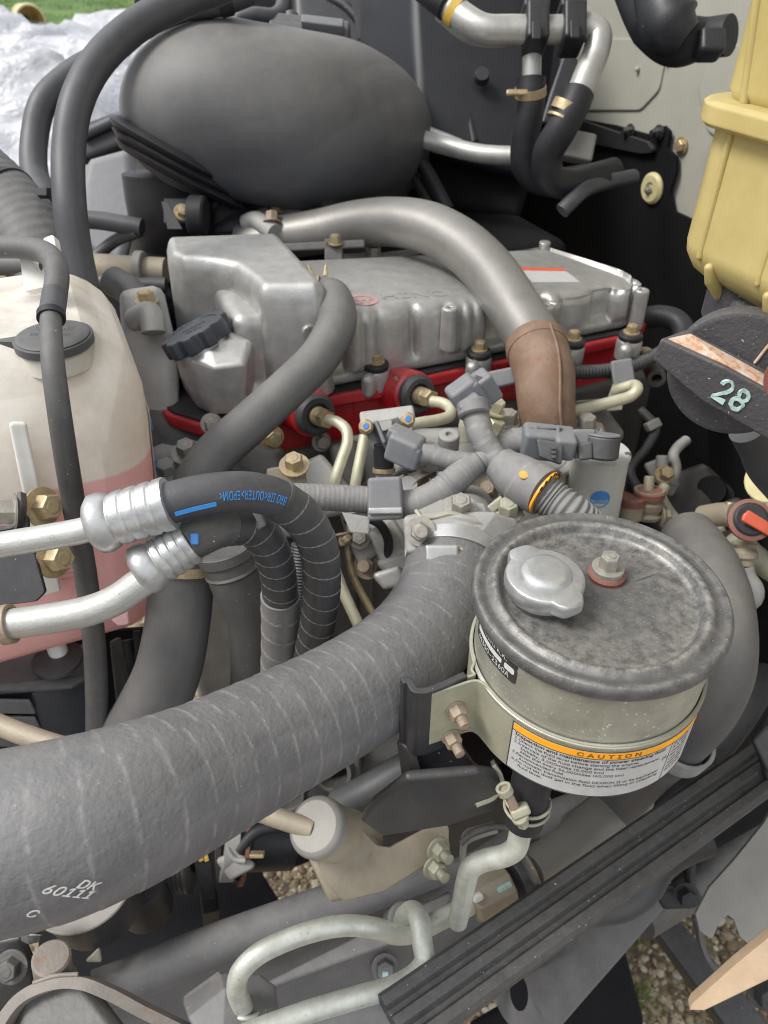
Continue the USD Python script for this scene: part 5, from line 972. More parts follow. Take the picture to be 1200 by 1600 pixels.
# pressure sensor with plate and square connector
t = Thing('pressure_sensor', 'grey pressure sensor on a pale plate with two gold bolts', 'sensor')
pa_, pb_ = P(566, 655, .690), P(644, 645, .690); t.add('plate', rbox((np.linalg.norm(pb_ - pa_) + .004, .016, .0055), .0026, (pa_ + pb_) / 2, unit(pb_ - pa_), unit(FW * .55 + UP * .83)), 'cast_grey', smooth=50)
t.add('body', hull(D_(((588, 664), (622, 656), (632, 690), (606, 698)), .688), .004), 'dark_plastic'); t.add('window', plate(D_(((592, 660), (612, 656), (614, 668), (598, 674)), .680), .002), 'cast_grey'); t.add('rib', hull(D_(((588, 660), (600, 690)), .682), .002), 'grey_plastic')
t.add('stub', cyl(P(598, 690, .70), P(600, 730, .71), .0095), 'rubber_black'); t.add('clamp_ring', lathe([(.009, 0), (.0105, 0), (.0105, .004), (.009, .004), (.009, 0)], P(600, 738, .71), P(600, 730, .71) - P(600, 745, .712), 24), 'bolt_gold'); t.add('stub', cyl(P(600, 735, .71), P(601, 756, .715), .008), 'cast_grey'); t.add('arm', hull(D_(((575, 670), (582, 672), (592, 705)), .70), .004), 'grey_plastic')
for x, y in ((572, 667), (637, 656)):
    c = P(x, y, .684); b = t.add('bolt', join(cyl(c + FW * .012, c - FW * .004, .0066), hexhead(c - FW * .004, -FW, .0105, .004, flange=False)), 'bolt_gold'); t.add('paint_dot', cyl(c - FW * .0075, c - FW * .0086, .0026), 'blue_label', parent=b)
cx_ = unit(AX * .88 - UP * .42 - FW * .2); t.add('connector', join(rbox((.028, .024, .026), .004, P(633, 700, .660), cx_, unit(FW * .8 + UP * .6)), rbox((.020, .016, .009), .002, P(626, 678, .660), cx_, unit(FW * .8 + UP * .6)), rbox((.008, .02, .022), .003, P(652, 712, .657), cx_, unit(FW * .8 + UP * .6))), 'grey_plastic', smooth=40)
t.add('lead', tube([P(640, 708, .658), P(672, 710, .655), P(700, 718, .652), P(740, 722, .65)], [.0088, .0086, .0082, .0075], 24, .0015, tapemod(.012, .0005, .6)), 'tape_grey')

# engine wiring loom wrapped in grey tape
t = Thing('wiring_loom', 'grey taped wiring loom running across the middle with its clip', 'cable')
lp = [P(455, 775, .64), P(500, 777, .645), P(560, 780, .65), P(605, 784, .65), P(640, 788, .648), P(675, 776, .645), P(705, 755, .645), P(728, 735, .648), P(750, 722, .65)]
t.add('trunk', tube(lp, [.0108, .0110, .0112, .0115, .0122, .0122, .0122, .0118, .009], 40, .001, tapemod(.0042, .00035, .3)), 'tape_grey')
t.add('clip', hull(D_(((580, 752), (622, 750), (624, 806), (580, 808)), .632) + D_(((580, 760), (624, 760), (624, 800), (580, 800)), .655), .003), 'grey_plastic', smooth=40); t.add('clip_lip', hull(D_(((578, 796), (626, 795), (626, 800), (578, 801)), .627), .0016), 'steel_bright'); t.add('clip_tongue', plate(D_(((534, 800), (578, 808), (576, 834), (548, 832)), .64), .002), 'cast_grey')
t.add('branch', tube([P(752, 722, .648), P(765, 714, .648), P(780, 722, .645), P(800, 738, .64)], [.0095, .010, .011, .013], 28, .0015, tapemod(.010, .0005, .5)), 'tape_grey')
t.add('branch', tube([P(738, 630, .66), P(745, 655, .655), P(752, 680, .65), P(768, 708, .647), P(785, 728, .643)], [.0115, .0115, .0105, .0098, .0105], 28, .0015, tapemod(.013, .0006, .5)), 'tape_grey')
t.add('branch', tube([P(775, 720, .665), P(788, 698, .672), P(805, 690, .672), P(830, 690, .67)], [.011, .0118, .0118, .0115], 28, .0015, tapemod(.0075, .0004, .4)), 'tape_grey')
t.add('sleeve', tube([P(780, 722, .643), P(802, 742, .636), P(828, 757, .628), P(850, 770, .62)], [.014, .0190, .0205, .0198], 44, .001, tapemod(.03, .0008, .8)), 'tape_grey')
t.add('conduit', tube([P(838, 762, .622), P(862, 780, .62), P(890, 800, .615), P(920, 825, .62)], .0155, 44, .0005, ringmod(.0045, .0009)), 'tape_grey')
t.add('yellow_lining', lathe([(.0150, -.0012), (.0192, -.0012), (.0196, .0006), (.0150, .0006), (.0150, -.0012)], P(850, 770, .62), P(862, 780, .62) - P(828, 757, .628), 44), 'label_orange')
for k in range(9):
    a = -1.2 + k * .32; x, y, z = basis(P(862, 780, .62) - P(828, 757, .628), UP); t.add('frayed_tooth', rbox((.0022, .0012, .0034), .0004, P(851, 771, .62) + .0192 * (x * math.cos(a) + y * math.sin(a)), y, z), 'rubber_black')
t.add('yellow_spot', lathe([(0, 0), (.0038, 0), (.0036, .0006), (0, .0008)], P(818, 742, .6095), unit(-FW + UP * .5), 20), 'yellow_mark')
t = Thing('loom_connector', 'grey plug tilted on the loom in front of the red head', 'connector')
lx_ = unit(AX * .80 + UP * .55 - FW * .1); ly_ = unit(FW * .75 + UP * .6); t.add('shell', join(rbox((.026, .022, .024), .004, P(726, 616, .660), lx_, ly_), rbox((.020, .026, .014), .003, P(731, 628, .657), lx_, ly_)), 'grey_plastic', smooth=40)
t.add('socket', join(rbox((.020, .024, .026), .003, P(756, 606, .668), lx_, ly_), rbox((.008, .028, .030), .003, P(745, 612, .664), lx_, ly_)), 'grey_plastic', smooth=40); t.add('latch', rbox((.014, .012, .006), .001, P(752, 596, .66), AX + UP * -.3, FW), 'dark_plastic'); t.add('collar', cyl(P(737, 628, .655), P(741, 650, .652), .0135), 'tape_grey')
t = Thing('valve_connector', 'long dusty grey plug with latch lying before the white canister', 'connector')
vx_ = unit(AX * .98 - UP * .10); vy_ = unit(FW * .8 + UP * .6); t.add('shell', join(rbox((.030, .024, .026), .004, P(842, 690, .660), vx_, vy_), rbox((.018, .028, .020), .003, P(880, 692, .655), vx_, vy_), rbox((.010, .018, .018), .003, P(824, 688, .664), vx_, vy_)), 'grey_plastic', smooth=40)
t.add('skirt', hull(D_(((842, 690), (876, 696), (874, 722), (846, 712)), .642), .0022), 'dark_plastic')
for k in range(3): t.add('tooth', rbox((.004, .003, .0025), .0005, P(865, 700 + k * 7, .637), AX, FW), 'dark_plastic')
t.add('latch', join(rbox((.028, .0022, .003), .0008, P(852, 668, .652), AX, FW), rbox((.028, .0022, .003), .0008, P(856, 682, .65), AX, FW), rbox((.003, .003, .010), .0008, P(838, 674, .652), AX, FW), rbox((.003, .003, .010), .0008, P(872, 676, .65), AX, FW)), 'grey_plastic')
t.add('neck', hull(D_(((898, 676), (926, 676), (924, 706), (900, 712)), .655), .003), 'grey_plastic'); t.add('neck_skirt', hull(D_(((905, 698), (922, 694), (922, 714), (908, 716)), .648), .002), 'dark_plastic')
t.add('end_cap', cyl(P(938, 716, .66), P(943, 680, .655), .0148), 'dark_plastic'); t.add('end_face', lathe([(0, 0), (.0145, 0), (.014, .0012), (0, .0016)], P(943, 680, .655), P(943, 680, .655) - P(938, 716, .66), 32), 'grey_plastic')
t = Thing('solenoid_canister', 'pale grey green metal canister with a round blue sticker', 'canister')
ca, cb_ = P(938, 706, .695), P(920, 812, .735); 
t.add('body', lathe([(0, -.002), (.0255, -.002), (.0272, 0), (.0272, .003), (.0262, .004), (.0262, .085), (0, .085)], ca, cb_ - ca, 64), 'can_pale')
t.add('rim_stud', cyl(P(980, 714, .69), P(980, 714, .69) + EZ * .004, .003), 'dark_plastic')
bx, by, bz = basis(ca - cb_, UP); nrm = unit(-ray(950, 770) - bz * (-ray(950, 770) @ bz)); sd_ = np.cross(bz, nrm); cen = ca + unit(cb_ - ca) * .034
def oncan(v): 
    a = v[:, 0] / .0264 + .28; return cen + bz * v[:, 1:2] + (.0264 + v[:, 2:]) * (nrm * np.cos(a)[:, None] + sd_ * np.sin(a)[:, None])
def candisc(g, up=0.): 
    m = trimesh.creation.extrude_polygon(g, .0002, engine='earcut').subdivide_to_size(.003); m.vertices = oncan(np.array(m.vertices) + (0, 0, up)); return m
full = Point(0, 0).buffer(.0088, quad_segs=12)
lbl = t.add('sticker', candisc(full), 'label_white', smooth=False); t.add('blue_half', candisc(full.intersection(sbox(-.02, -.001, .02, .02)).union(full.difference(Point(0, 0).buffer(.0078))), .0003), 'blue_label', parent=lbl, smooth=False)
m_ = meshkit.text_mesh('DENSO', .0030, .0002, True); v_ = np.array(m_.vertices); v_[:, 0] *= .0125 / v_[:, 0].max(); v_ += (-.0062, -.0046, .0003); m_.vertices = oncan(v_)
t.add('lettering', m_, 'blue_label', parent=lbl, smooth=False)
t = Thing('solenoid_canister', 'second grey canister half hidden behind the long plug', 'canister')
t.add('body', lathe([(0, 0), (.027, 0), (.029, .002), (.029, .008), (.025, .010), (.025, .075), (0, .075)], P(838, 712, .725), P(828, 800, .76) - P(838, 712, .725), 48), 'cast_grey'); t.add('rim', lathe([(.026, -.002), (.033, -.002), (.034, 0), (.033, .004), (.026, .004)], P(836, 722, .722), P(828, 800, .76) - P(838, 712, .725), 48), 'cast_grey')
t.add('bolt', join(hexhead(P(866, 750, .70), unit(-FW + AX * .3), .012, .009), hexhead(P(872, 765, .70), unit(-FW + AX * .3), .010, .007)), 'bolt_rusty')

# pale fuel pipes
t = Thing('fuel_pipe', 'pale injector pipe bending down from the left injector nut', 'pipe'); t.add('fuel_pipe', tube([P(512, 655, .745), P(528, 660, .738), P(541, 672, .732), P(543, 690, .73), P(535, 715, .73), P(525, 745, .73), P(518, 775, .735)], .0054, 20, .002), 'fuel_pipe')
t = Thing('fuel_pipe', 'straight pale pipe beside the left injector pipe', 'pipe'); t.add('fuel_pipe', tube([P(570, 680, .73), P(565, 705, .73), P(558, 740, .73), P(553, 770, .735)], .0052, 20, .003), 'fuel_pipe')
t = Thing('fuel_pipe', 'pale injector pipe looping back left from the right injector nut', 'pipe'); t.add('fuel_pipe', tube([P(676, 627, .785), P(692, 630, .775), P(704, 639, .765), P(702, 650, .755), P(685, 656, .745), P(660, 660, .735), P(640, 664, .73)], .0056, 20, .002), 'fuel_pipe')
t = Thing('fuel_pipe', 'long pale pipe slanting down right of the taped hoses', 'pipe'); t.add('fuel_pipe', tube([P(515, 860, .70), P(525, 895, .70), P(541, 935, .70), P(562, 980, .70), P(580, 1020, .71)], .0052, 20, .003), 'fuel_pipe')
t = Thing('fuel_pipe', 'thin brassy pipe beside the slanting pale pipe', 'pipe'); t.add('fuel_pipe', tube([P(545, 850, .72), P(546, 880, .72), P(556, 910, .72), P(575, 945, .72), P(592, 975, .72)], .0036, 16, .003), 'bolt_gold'); 
t = Thing('fuel_fitting', 'small copper union nut above the thin brassy pipe', 'fitting'); t.add('nut', hexhead(P(536, 832, .705), unit(-UP + AX * .2), .0115, .010), 'bolt_rusty'); t.add('tip', cyl(P(538, 838, .70), P(545, 846, .70), .005), 'bolt_gold')
t = Thing('fuel_pipe', 'pale pipe curling round right of the rusty elbow', 'pipe'); t.add('fuel_pipe', tube([P(885, 645, .80), P(920, 637, .80), P(955, 628, .80), P(985, 619, .80), P(995, 610, .80), P(992, 602, .81), P(975, 606, .82), P(962, 612, .83)], .0060, 20, .002), 'fuel_pipe')
t = Thing('fuel_pipe', 'short yellow bracket tube behind the tilted loom plug', 'pipe'); t.add('fuel_pipe', tube([P(728, 690, .74), P(728, 660, .735), P(745, 640, .735), P(765, 632, .74)], .0065, 16, .003), 'zinc_yellow')
t = Thing('banjo_bolt', 'pale banjo bolts stacked beside the tilted loom plug', 'bolt'); t.add('bolt', hexhead(P(768, 640, .72), unit(EZ + AX * .4), .017, .010), 'fuel_pipe'); t.add('bolt', hexhead(P(768, 672, .72), unit(EZ + AX * .4), .016, .010), 'fuel_pipe')
# loom behind the elbow, with its clip
t = Thing('sensor_lead', 'ribbed grey lead passing behind the rusty elbow', 'cable'); t.add('lead', tube([P(758, 596, .80), P(790, 588, .82), P(840, 584, .84), P(890, 582, .86), P(940, 580, .87), P(985, 572, .88), P(1025, 555, .89), P(1050, 538, .90)], .0078, 24, .0007, ringmod(.004, .0004)), 'rubber_hose'); t.add('clip', hull(D_(((958, 568), (984, 564), (988, 596), (962, 600)), .85), .003), 'grey_plastic'); t.add('clip', hull(D_(((765, 585), (800, 578), (802, 596), (768, 604)), .78), .003), 'grey_plastic')
t = Thing('rear_hose', 'dark rubber hose curling down behind the rocker cover, right', 'hose'); t.add('rear_hose', tube([P(995, 500, .97), P(1030, 494, .96), P(1058, 502, .95), P(1068, 522, .94), P(1060, 548, .93), P(1040, 560, .93)], .0135, 24, .003), 'rubber_black')
t = Thing('rear_nipple', 'short grey pipe stub pointing at the viewer, right of cover', 'pipe'); t.add('rear_nipple', pipe(P(1018, 572, .93), P(1026, 592, .90), .011, .006), 'oily_iron'); 
t = Thing('zinc_bracket', 'yellow zinc bracket under the clip of the ribbed lead', 'bracket'); t.add('zinc_bracket', plate(D_(((958, 600), (976, 598), (972, 640), (955, 642), (905, 636), (900, 626), (950, 622)), .83), .003), 'zinc_yellow')
t = Thing('engine_flange', 'dark flange with bolts under the rusty intake elbow', 'casting'); t.add('flange', hull(D_(((770, 660), (930, 640), (960, 680), (930, 720), (790, 720)), .82) + D_(((800, 700), (920, 690)), .88), .01), 'oily_iron', smooth=50)
t.add('bolt', hexhead(P(1006, 560, .9), EZ, .014, .01), 'bolt_gold')

# fuel pump corner right of the engine
t = Thing('fuel_pump', 'black pump casting with an oval hole right of the engine', 'pump')
t.add('body', hull([P(x, y, d) for x, y, d in ((1050, 760, .95), (1095, 742, .95), (1130, 775, .95), (1135, 830, .93), (1100, 860, .92), (1050, 850, .92), (1020, 800, .94), (1070, 800, 1.05))], .014), 'black_paint', smooth=50)
t.add('hole_rim', lathe([(0, 0), (.012, 0), (.016, .001), (.018, -.002), (.018, -.01), (0, -.01)], P(1112, 766, .925), -FW + AX * -.3, 32), 'deep_black')
t.add('arm', hull(D_(((1060, 830), (1150, 790), (1160, 800), (1070, 850)), .92), .01), 'black_paint', smooth=50)
t.add('fin', hull(D_(((1085, 870), (1110, 855), (1105, 835)), .90), .004), 'frame_paint')
t = Thing('pump_bracket', 'dusty grey bracket with a gold bolt on the pump', 'bracket')
t.add('plate', hull(D_(((1012, 728), (1028, 722), (1056, 756), (1048, 770), (1020, 742)), .90), .004), 'cast_grey'); t.add('bolt', hexhead(P(1038, 742, .88), unit(-FW + EZ * .4), .014, .010), 'bolt_gold')
t.add('hook', tube([P(1050, 758, .90), P(1056, 730, .90), P(1052, 712, .90), P(1060, 698, .91), P(1072, 688, .92)], .0062, 16, .003), 'cast_grey'); t.add('pin', cyl(P(1034, 732, .89), P(1035, 712, .89), .007), 'cast_grey')
t = Thing('pump_pipe', 'olive steel pipe kinking down right of the reservoir lid', 'pipe'); t.add('pump_pipe', tube([P(1038, 762, .86), P(1032, 776, .85), P(1044, 798, .84), P(1062, 822, .83), P(1074, 840, .82), P(1074, 858, .82)], .0065, 18, .002), 'zinc_yellow')
t = Thing('pump_fitting', 'brass valve with a red plastic collar and a pin', 'fitting')
t.add('body', lathe([(0, 0), (.015, 0), (.017, .004), (.014, .008), (.0165, .012), (.0165, .018), (.013, .022), (.016, .026), (.016, .032), (0, .032)], P(1010, 808, .83), P(1014, 772, .82) - P(1010, 808, .83), 32), 'bracket_beige'); t.add('collar', lathe([(.0, 0), (.0165, 0), (.0165, .006), (.013, .008), (0, .008)], P(1014, 776, .82), P(1014, 772, .82) - P(1010, 808, .83), 32), 'red_rubber'); t.add('pin', cyl(P(1013, 772, .82), P(1015, 744, .82), .0055), 'bracket_beige'); t.add('side_nut', hexhead(P(1032, 806, .82), AX, .014, .008), 'bracket_beige')
t = Thing('pump_fitting', 'shorter fitting with red top, between canister and brass valve', 'fitting'); t.add('body', cyl(P(985, 812, .82), P(988, 788, .815), .0115), 'bracket_beige'); t.add('collar', cyl(P(988, 790, .815), P(989, 778, .812), .0125), 'red_rubber')
t = Thing('pump_fitting', 'dull red topped fitting next to the blue sticker canister', 'fitting'); t.add('body', cyl(P(968, 806, .84), P(970, 782, .835), .0125), 'bracket_beige'); t.add('collar', cyl(P(970, 784, .835), P(971, 774, .832), .0135), 'red_rubber')
t = Thing('pump_tray', 'beige folded sheet tray above the dark hose, right', 'bracket'); t.add('tray', plate([P(x, y, d) for x, y, d in ((1086, 852, .80), (1138, 828, .82), (1142, 838, .82), (1090, 866, .80))], .003), 'bracket_beige'); t.add('tray_side', plate([P(x, y, d) for x, y, d in ((1090, 866, .80), (1142, 838, .82), (1128, 858, .82), (1106, 874, .81))], .003), 'bracket_beige'); t.add('lump', hull(D_(((1108, 836), (1124, 826), (1130, 842), (1114, 848)), .86), .006), 'bracket_beige')
t = Thing('stop_lever', 'orange lever on a black knob with a red ring, right edge', 'lever')
kc = P(1170, 814, .74); kx = unit(-FW + EZ * .3 - AX * .2)
t.add('knob', lathe([(0, 0), (.018, 0), (.0175, .006), (.014, .009), (0, .009)], kc, kx, 40), 'black_plastic'); t.add('ring', lathe([(.0165, .002), (.0205, .002), (.0205, .006), (.0165, .0075), (.0165, .002)], kc, kx, 40), 'red_rubber')
t.add('handle', hull([P(x, y, .725) for x, y in ((1164, 806), (1170, 801), (1230, 838), (1226, 848), (1162, 812))], .0022), 'orange_plastic'); t.add('hub', cyl(P(1190, 796, .75), P(1215, 790, .75), .014), 'bolt_rusty')
t = Thing('fuel_union', 'dusty pipe union with a gold tip entering the black knob', 'fitting'); t.add('pipe', tube([P(1098, 808, .82), P(1125, 804, .80), P(1150, 804, .78)], .0125, 20), 'bracket_beige'); t.add('tip', cyl(P(1140, 796, .785), P(1143, 786, .785), .006), 'bolt_gold'); t.add('nut', hexhead(P(1185, 800, .77), AX, .02, .014), 'bolt_rusty')
t = Thing('drain_fitting', 'olive coloured fitting with curved hose under the lever', 'fitting'); t.add('tube', tube([P(1148, 836, .78), P(1170, 862, .78), P(1195, 882, .78), P(1230, 905, .78)], .0125, 20), 'zinc_yellow'); t.add('body', lathe([(0, 0), (.008, 0), (.009, .006), (.012, .008), (.012, .014), (.009, .018), (.012, .022), (.0, .026)], P(1164, 885, .76), UP, 24), 'bracket_beige'); t.add('hose', tube([P(1164, 885, .76), P(1168, 902, .76), P(1180, 922, .75), P(1176, 938, .75), P(1160, 944, .75)], .0085, 18), 'cast_grey')
t = Thing('brake_hose', 'smooth black hose beneath the rusty 28 cap, right edge', 'hose'); t.add('brake_hose', tube([P(1168, 670, .52), P(1184, 700, .53), P(1196, 730, .54), P(1225, 765, .55)], .0125, 24), 'rubber_hose')
t = Thing('flange_disc', 'cream disc with a dark centre at the right edge', 'disc'); t.add('disc', cyl(P(1198, 752, .66), P(1204, 752, .668), .019), 'cream_grommet'); t.add('centre', cyl(P(1196, 752, .655), P(1199, 752, .66), .005), 'black_paint')
t = Thing('lower_hose', 'wide dark dusty hose curving behind the reservoir, right', 'hose'); t.add('lower_hose', tube([P(1075, 840, .72), P(1108, 890, .66), P(1128, 960, .62), P(1128, 1040, .61), P(1105, 1100, .62), P(1068, 1150, .65), P(1010, 1205, .70), P(950, 1270, .75), P(890, 1310, .8)], [.026, .026, .0255, .0255, .025, .0235, .0225, .022, .022], 44, .003), 'rubber_boot'); t.add('clamp', lathe([(.0245, -.008), (.028, -.008), (.028, .008), (.0245, .008), (.0245, -.008)], P(1062, 1160, .655), P(1010, 1205, .70) - P(1068, 1150, .65), 48), 'cast_grey')
t = Thing('side_hose', 'thinner dark hose looping below the wide dark hose', 'hose'); t.add('side_hose', tube([P(1200, 1050, .78), P(1165, 1110, .76), P(1120, 1170, .76), P(1060, 1230, .78), P(990, 1290, .8)], .014, 24, .004), 'rubber_black'); t.add('elbow', tube([P(1075, 1225, .74), P(1098, 1215, .73), P(1112, 1228, .73)], .016, 20), 'rubber_hose')

# yellow fluid tank, upper right, with its rusty cap
t = Thing('yellow_tank', 'aged yellow translucent fluid tank hanging at the upper right', 'tank')
ctr = P(1054, 383, .46); cu, cv = ctr @ EU, ctr @ EV; zb_, zf_ = P(1054, 383, .46)[2], P(1098, 158, .46)[2]
def boxpoly(d, ch=.012): return [(cu + .0 + d, cv - ch + d * .0), (cu + ch * .6 + d, cv - d), (cu + .26 - d, cv - d), (cu + .26 - d, cv - .34), (cu + d, cv - .34)]
n = 240; q = smoothpoly(boxpoly(0), .008, n); nn = inward(q); L = []
for z, off in ((zb_ - .026, .030), (zb_ - .024, .024), (zb_ - .010, .006), (zb_ - .002, .001), (zb_ + .004, 0), (zf_, .001)): L.append(uvz(inset(q, off) if off > .003 else q + nn * off, np.full(n, z)))
t.add('lower_body', loft(L), 'tank_yellow', smooth=50)
t.add('flange', loft([uvz(q - nn * .006, np.full(n, zf_ - .001)), uvz(q - nn * .0085, np.full(n, zf_ + .001)), uvz(q - nn * .0085, np.full(n, zf_ + .0095)), uvz(q - nn * .006, np.full(n, zf_ + .0115))]), 'tank_yellow', smooth=50)
t.add('upper_body', loft([uvz(q + nn * .006, np.full(n, zf_ + .011)), uvz(q + nn * .003, np.full(n, zf_ + .016)), uvz(q + nn * .004, np.full(n, zf_ + .16))]), 'tank_yellow', smooth=50)
vr = Pu(1118, 300, cu) @ EV
for k, (dv, r) in enumerate(((0, .0020), (-.045, .0016), (-.10, .0016))):
    t.add('rib', hull([T(cu + .0005, vr + dv, zb_), T(cu + .0005, vr + dv, zf_)], r), 'tank_yellow', smooth=60); t.add('rib', hull([T(cu + .004, vr + dv - .0, zf_ + .012), T(cu + .003, vr + dv + .012, zf_ + .08)], r * 1.2), 'tank_yellow', smooth=60)
for dv in (-.03, -.075, -.12): t.add('bottom_rib', hull([T(cu + .004, cv + dv, zb_ - .012), T(cu + .018, cv + dv, zb_ - .026), T(cu + .001, cv + dv, zb_ - .004)], .003), 'tank_yellow', smooth=60)
mat('cap_iron', (.024, .025, .032), (.046, .045, .048), rough=.55, dust=.15, dustc=(.38, .33, .28), sc=24, bump=.7, bsc=420, bd=.0008, speck=.42, speckc=(.36, .31, .22), spsc=520, rust=.12, rustc=(.36, .16, .06))
mat('cap_edge', (.50, .44, .38), (.42, .26, .16), rough=.7, sc=70, bump=.6, bsc=400, rust=.55, rustc=(.40, .19, .085))
t = Thing('wing_cap', 'rusty black wing shaped cap painted with 28 under the tank', 'cap')
wc = P(1148, 588, .43); wn = unit(-unit(ray(1148, 588)) - UP * .42 - AX * .10); wx = unit((AX * .90 - UP * .44) - wn * ((AX * .90 - UP * .44) @ wn)); wy = np.cross(wn, wx)
W = lambda a, b, c=0.: wc + wx * a + wy * b + wn * c
th = np.linspace(0, 2 * np.pi, 120, endpoint=False)
t.add('disc', loft([wc + wn * z + r * (np.cos(th)[:, None] * wx + np.sin(th)[:, None] * wy) for z, r in ((-.016, .033), (-.015, .0355), (-.004, .0365), (-.001, .0355), (0, .033))]), 'cap_iron', smooth=45)
t.add('wing', hull([W(-.044, .003, .016), W(-.042, -.007, .016), W(-.036, .0085, .004), W(-.036, -.010, .004), W(.05, .0085, .020), W(.05, -.012, .020), W(.05, .011, 0), W(.05, -.013, 0), W(-.01, .0080, .021), W(-.01, -.0115, .020)], .0018), 'cap_iron', smooth=40)
t.add('worn_edge', hull([W(-.042, .0055, .0155), W(-.034, .0108, .009), W(.049, .0122, .010), W(.049, .0108, .0205), W(-.01, .0105, .0212), W(-.01, .0115, .010)], .0006), 'cap_edge', smooth=60)
t.add('seam', hull([W(.004, .033, .0002), W(.004, .012, .0002)], .0009), 'cap_edge'); 
m = text_on('28', .0125, lambda v: W(-.0085, -.0078, .0226) + (wx * v[:, :1] + wy * v[:, 1:2] + wn * v[:, 2:3]), .0006, True, .019); v = np.array(m.vertices); v += .0022 * (np.stack([meshkit.fbm(v * 260, 2, k) for k in (1, 2, 3)], -1) - .5); m.vertices = v; t.add('painted_number', m, 'paint_teal')
t.add('ring', lathe([(.008, 0), (.014, 0), (.014, .004), (.008, .004), (.008, 0)], P(1240, 590, .40), wn, 32), 'red_rubber'); t.add('glass', lathe([(0, 0), (.009, 0), (.009, .003), (0, .003)], P(1240, 590, .40), wn, 32), 'paint_teal')
t.add('neck', lathe([(0, 0), (.024, 0), (.026, .004), (.026, .03), (0, .03)], P(1162, 505, .475), EZ, 40), 'cap_iron'); t.add('seat', hull([P(1160, 482, .45), P(1210, 500, .44), P(1210, 540, .44)], .008), 'cap_iron')

# ================================================================== low down: damper, rails, pipes, ribbed bar
t = Thing('damper_can', 'tan dusty canister with pipe stub on a bolted sheet bracket', 'canister')
da, db = P(497, 1293, .60), P(555, 1316, .655); dx = unit(db - da)
t.add('end_cap', lathe([(0, -.008), (.019, -.0078), (.0215, -.006), (.0235, -.003), (.0238, .004), (.0225, .006), (0, .006)], da, dx, 56), 'sheet_grey', label='grey end cap of the canister')
t.add('body', lathe([(0, .004), (.0222, .004), (.0228, .03), (.0240, .055), (.024, .075), (0, .08)], da, dx, 56), 'bracket_beige')
t.add('skirt', plate([P(x, y, d) for x, y, d in ((500, 1325, .6), (545, 1275, .622), (585, 1318, .628), (606, 1322, .630), (690, 1284, .640), (704, 1290, .641), (703, 1330, .638), (600, 1392, .618), (535, 1408, .606), (505, 1372, .600))], .003, .006), 'bracket_beige')
t.add('gusset', hull([P(x, y, d) for x, y, d in ((490, 1335, .612), (520, 1398, .610), (560, 1392, .616), (590, 1330, .632), (560, 1290, .635))], .005), 'bracket_beige', smooth=60)
for x, y in ((684, 1326), (678, 1354)): t.add('nut', hexhead(P(x, y, .626), unit(-FW * .8 + AX * .45 - UP * .15), .013, .008, stud=.008, wt=.002), 'zinc_yellow')
t.add('pipe', tube([P(360, 1250, .62), P(395, 1264, .612), P(440, 1280, .604), P(490, 1296, .598)], .0078, 28, .003), 'bracket_beige')
t = Thing('frame_rail', 'blue grey painted frame rail with a rounded upper edge', 'frame')
t.add('top_edge', tube([Pz(150, 1552, .80), Pz(330, 1480, .80), Pz(560, 1398, .80), Pz(760, 1322, .80), Pz(980, 1235, .80)], .019, 28, .006), 'frame_paint')
t.add('side_plate', plate([Pz(150, 1575, .79), Pz(980, 1255, .79), Pz(1010, 1420, .60), Pz(240, 1800, .60)], .008), 'frame_paint')
for x, y, m in ((470, 1513, 'frame_paint'), (602, 1512, 'frame_paint'), (842, 1337, 'frame_paint')):
    c = P(x, y, .77); b = t.add('bolt', hexhead(c, unit(-FW + UP * .3), .017, .012), m); t.add('paint_mark', rbox((.006, .003, .010), .001, c - FW * .014, AX, FW), 'blue_label' if 0 else 'paint_teal', parent=b)
t.add('step', hull([Pz(x, y, .78) for x, y in ((420, 1540), (560, 1480), (700, 1400), (690, 1440))], .004), 'frame_paint')
# bent zinc pipes
t = Thing('hydraulic_pipe', 'pale zinc pipe arching from the grey block to the brass union', 'pipe')
t.add('pipe', tube([P(384, 1590, .60), P(378, 1570, .585), P(370, 1545, .575), P(376, 1518, .57), P(402, 1492, .57), P(445, 1470, .575), P(500, 1452, .58), P(545, 1446, .585), P(585, 1450, .59), P(622, 1460, .60), P(650, 1456, .605), P(690, 1436, .61), P(735, 1414, .62)], .0077, 32, .0022), 'zinc_pipe'); t.add('weld', tube([P(382, 1580, .59) + .0105 * (math.cos(a) * AX + math.sin(a) * unit(ray(382, 1580) * .2 + FW * .9)) for a in np.linspace(0, 6.2, 20)], .0018, 8, .003), 'zinc_pipe')
t = Thing('hydraulic_pipe', 'second pale zinc pipe hooking over towards the ribbed bar', 'pipe')
t.add('pipe', tube([P(628, 1450, .63), P(632, 1432, .61), P(646, 1424, .59), P(656, 1440, .575), P(660, 1475, .565), P(664, 1500, .56), P(652, 1520, .555), P(620, 1540, .55), P(560, 1558, .545), P(480, 1582, .54), P(380, 1618, .53)], .0077, 32, .0022), 'zinc_pipe'); t.add('grommet', cyl(P(622, 1440, .64), P(632, 1436, .62), .0135), 'frame_paint')
t = Thing('pipe_union', 'dusty brass union with verdigris between pipe and hose', 'fitting')
ua, ub = P(735, 1412, .62), P(806, 1374, .635); ux = unit(ub - ua)
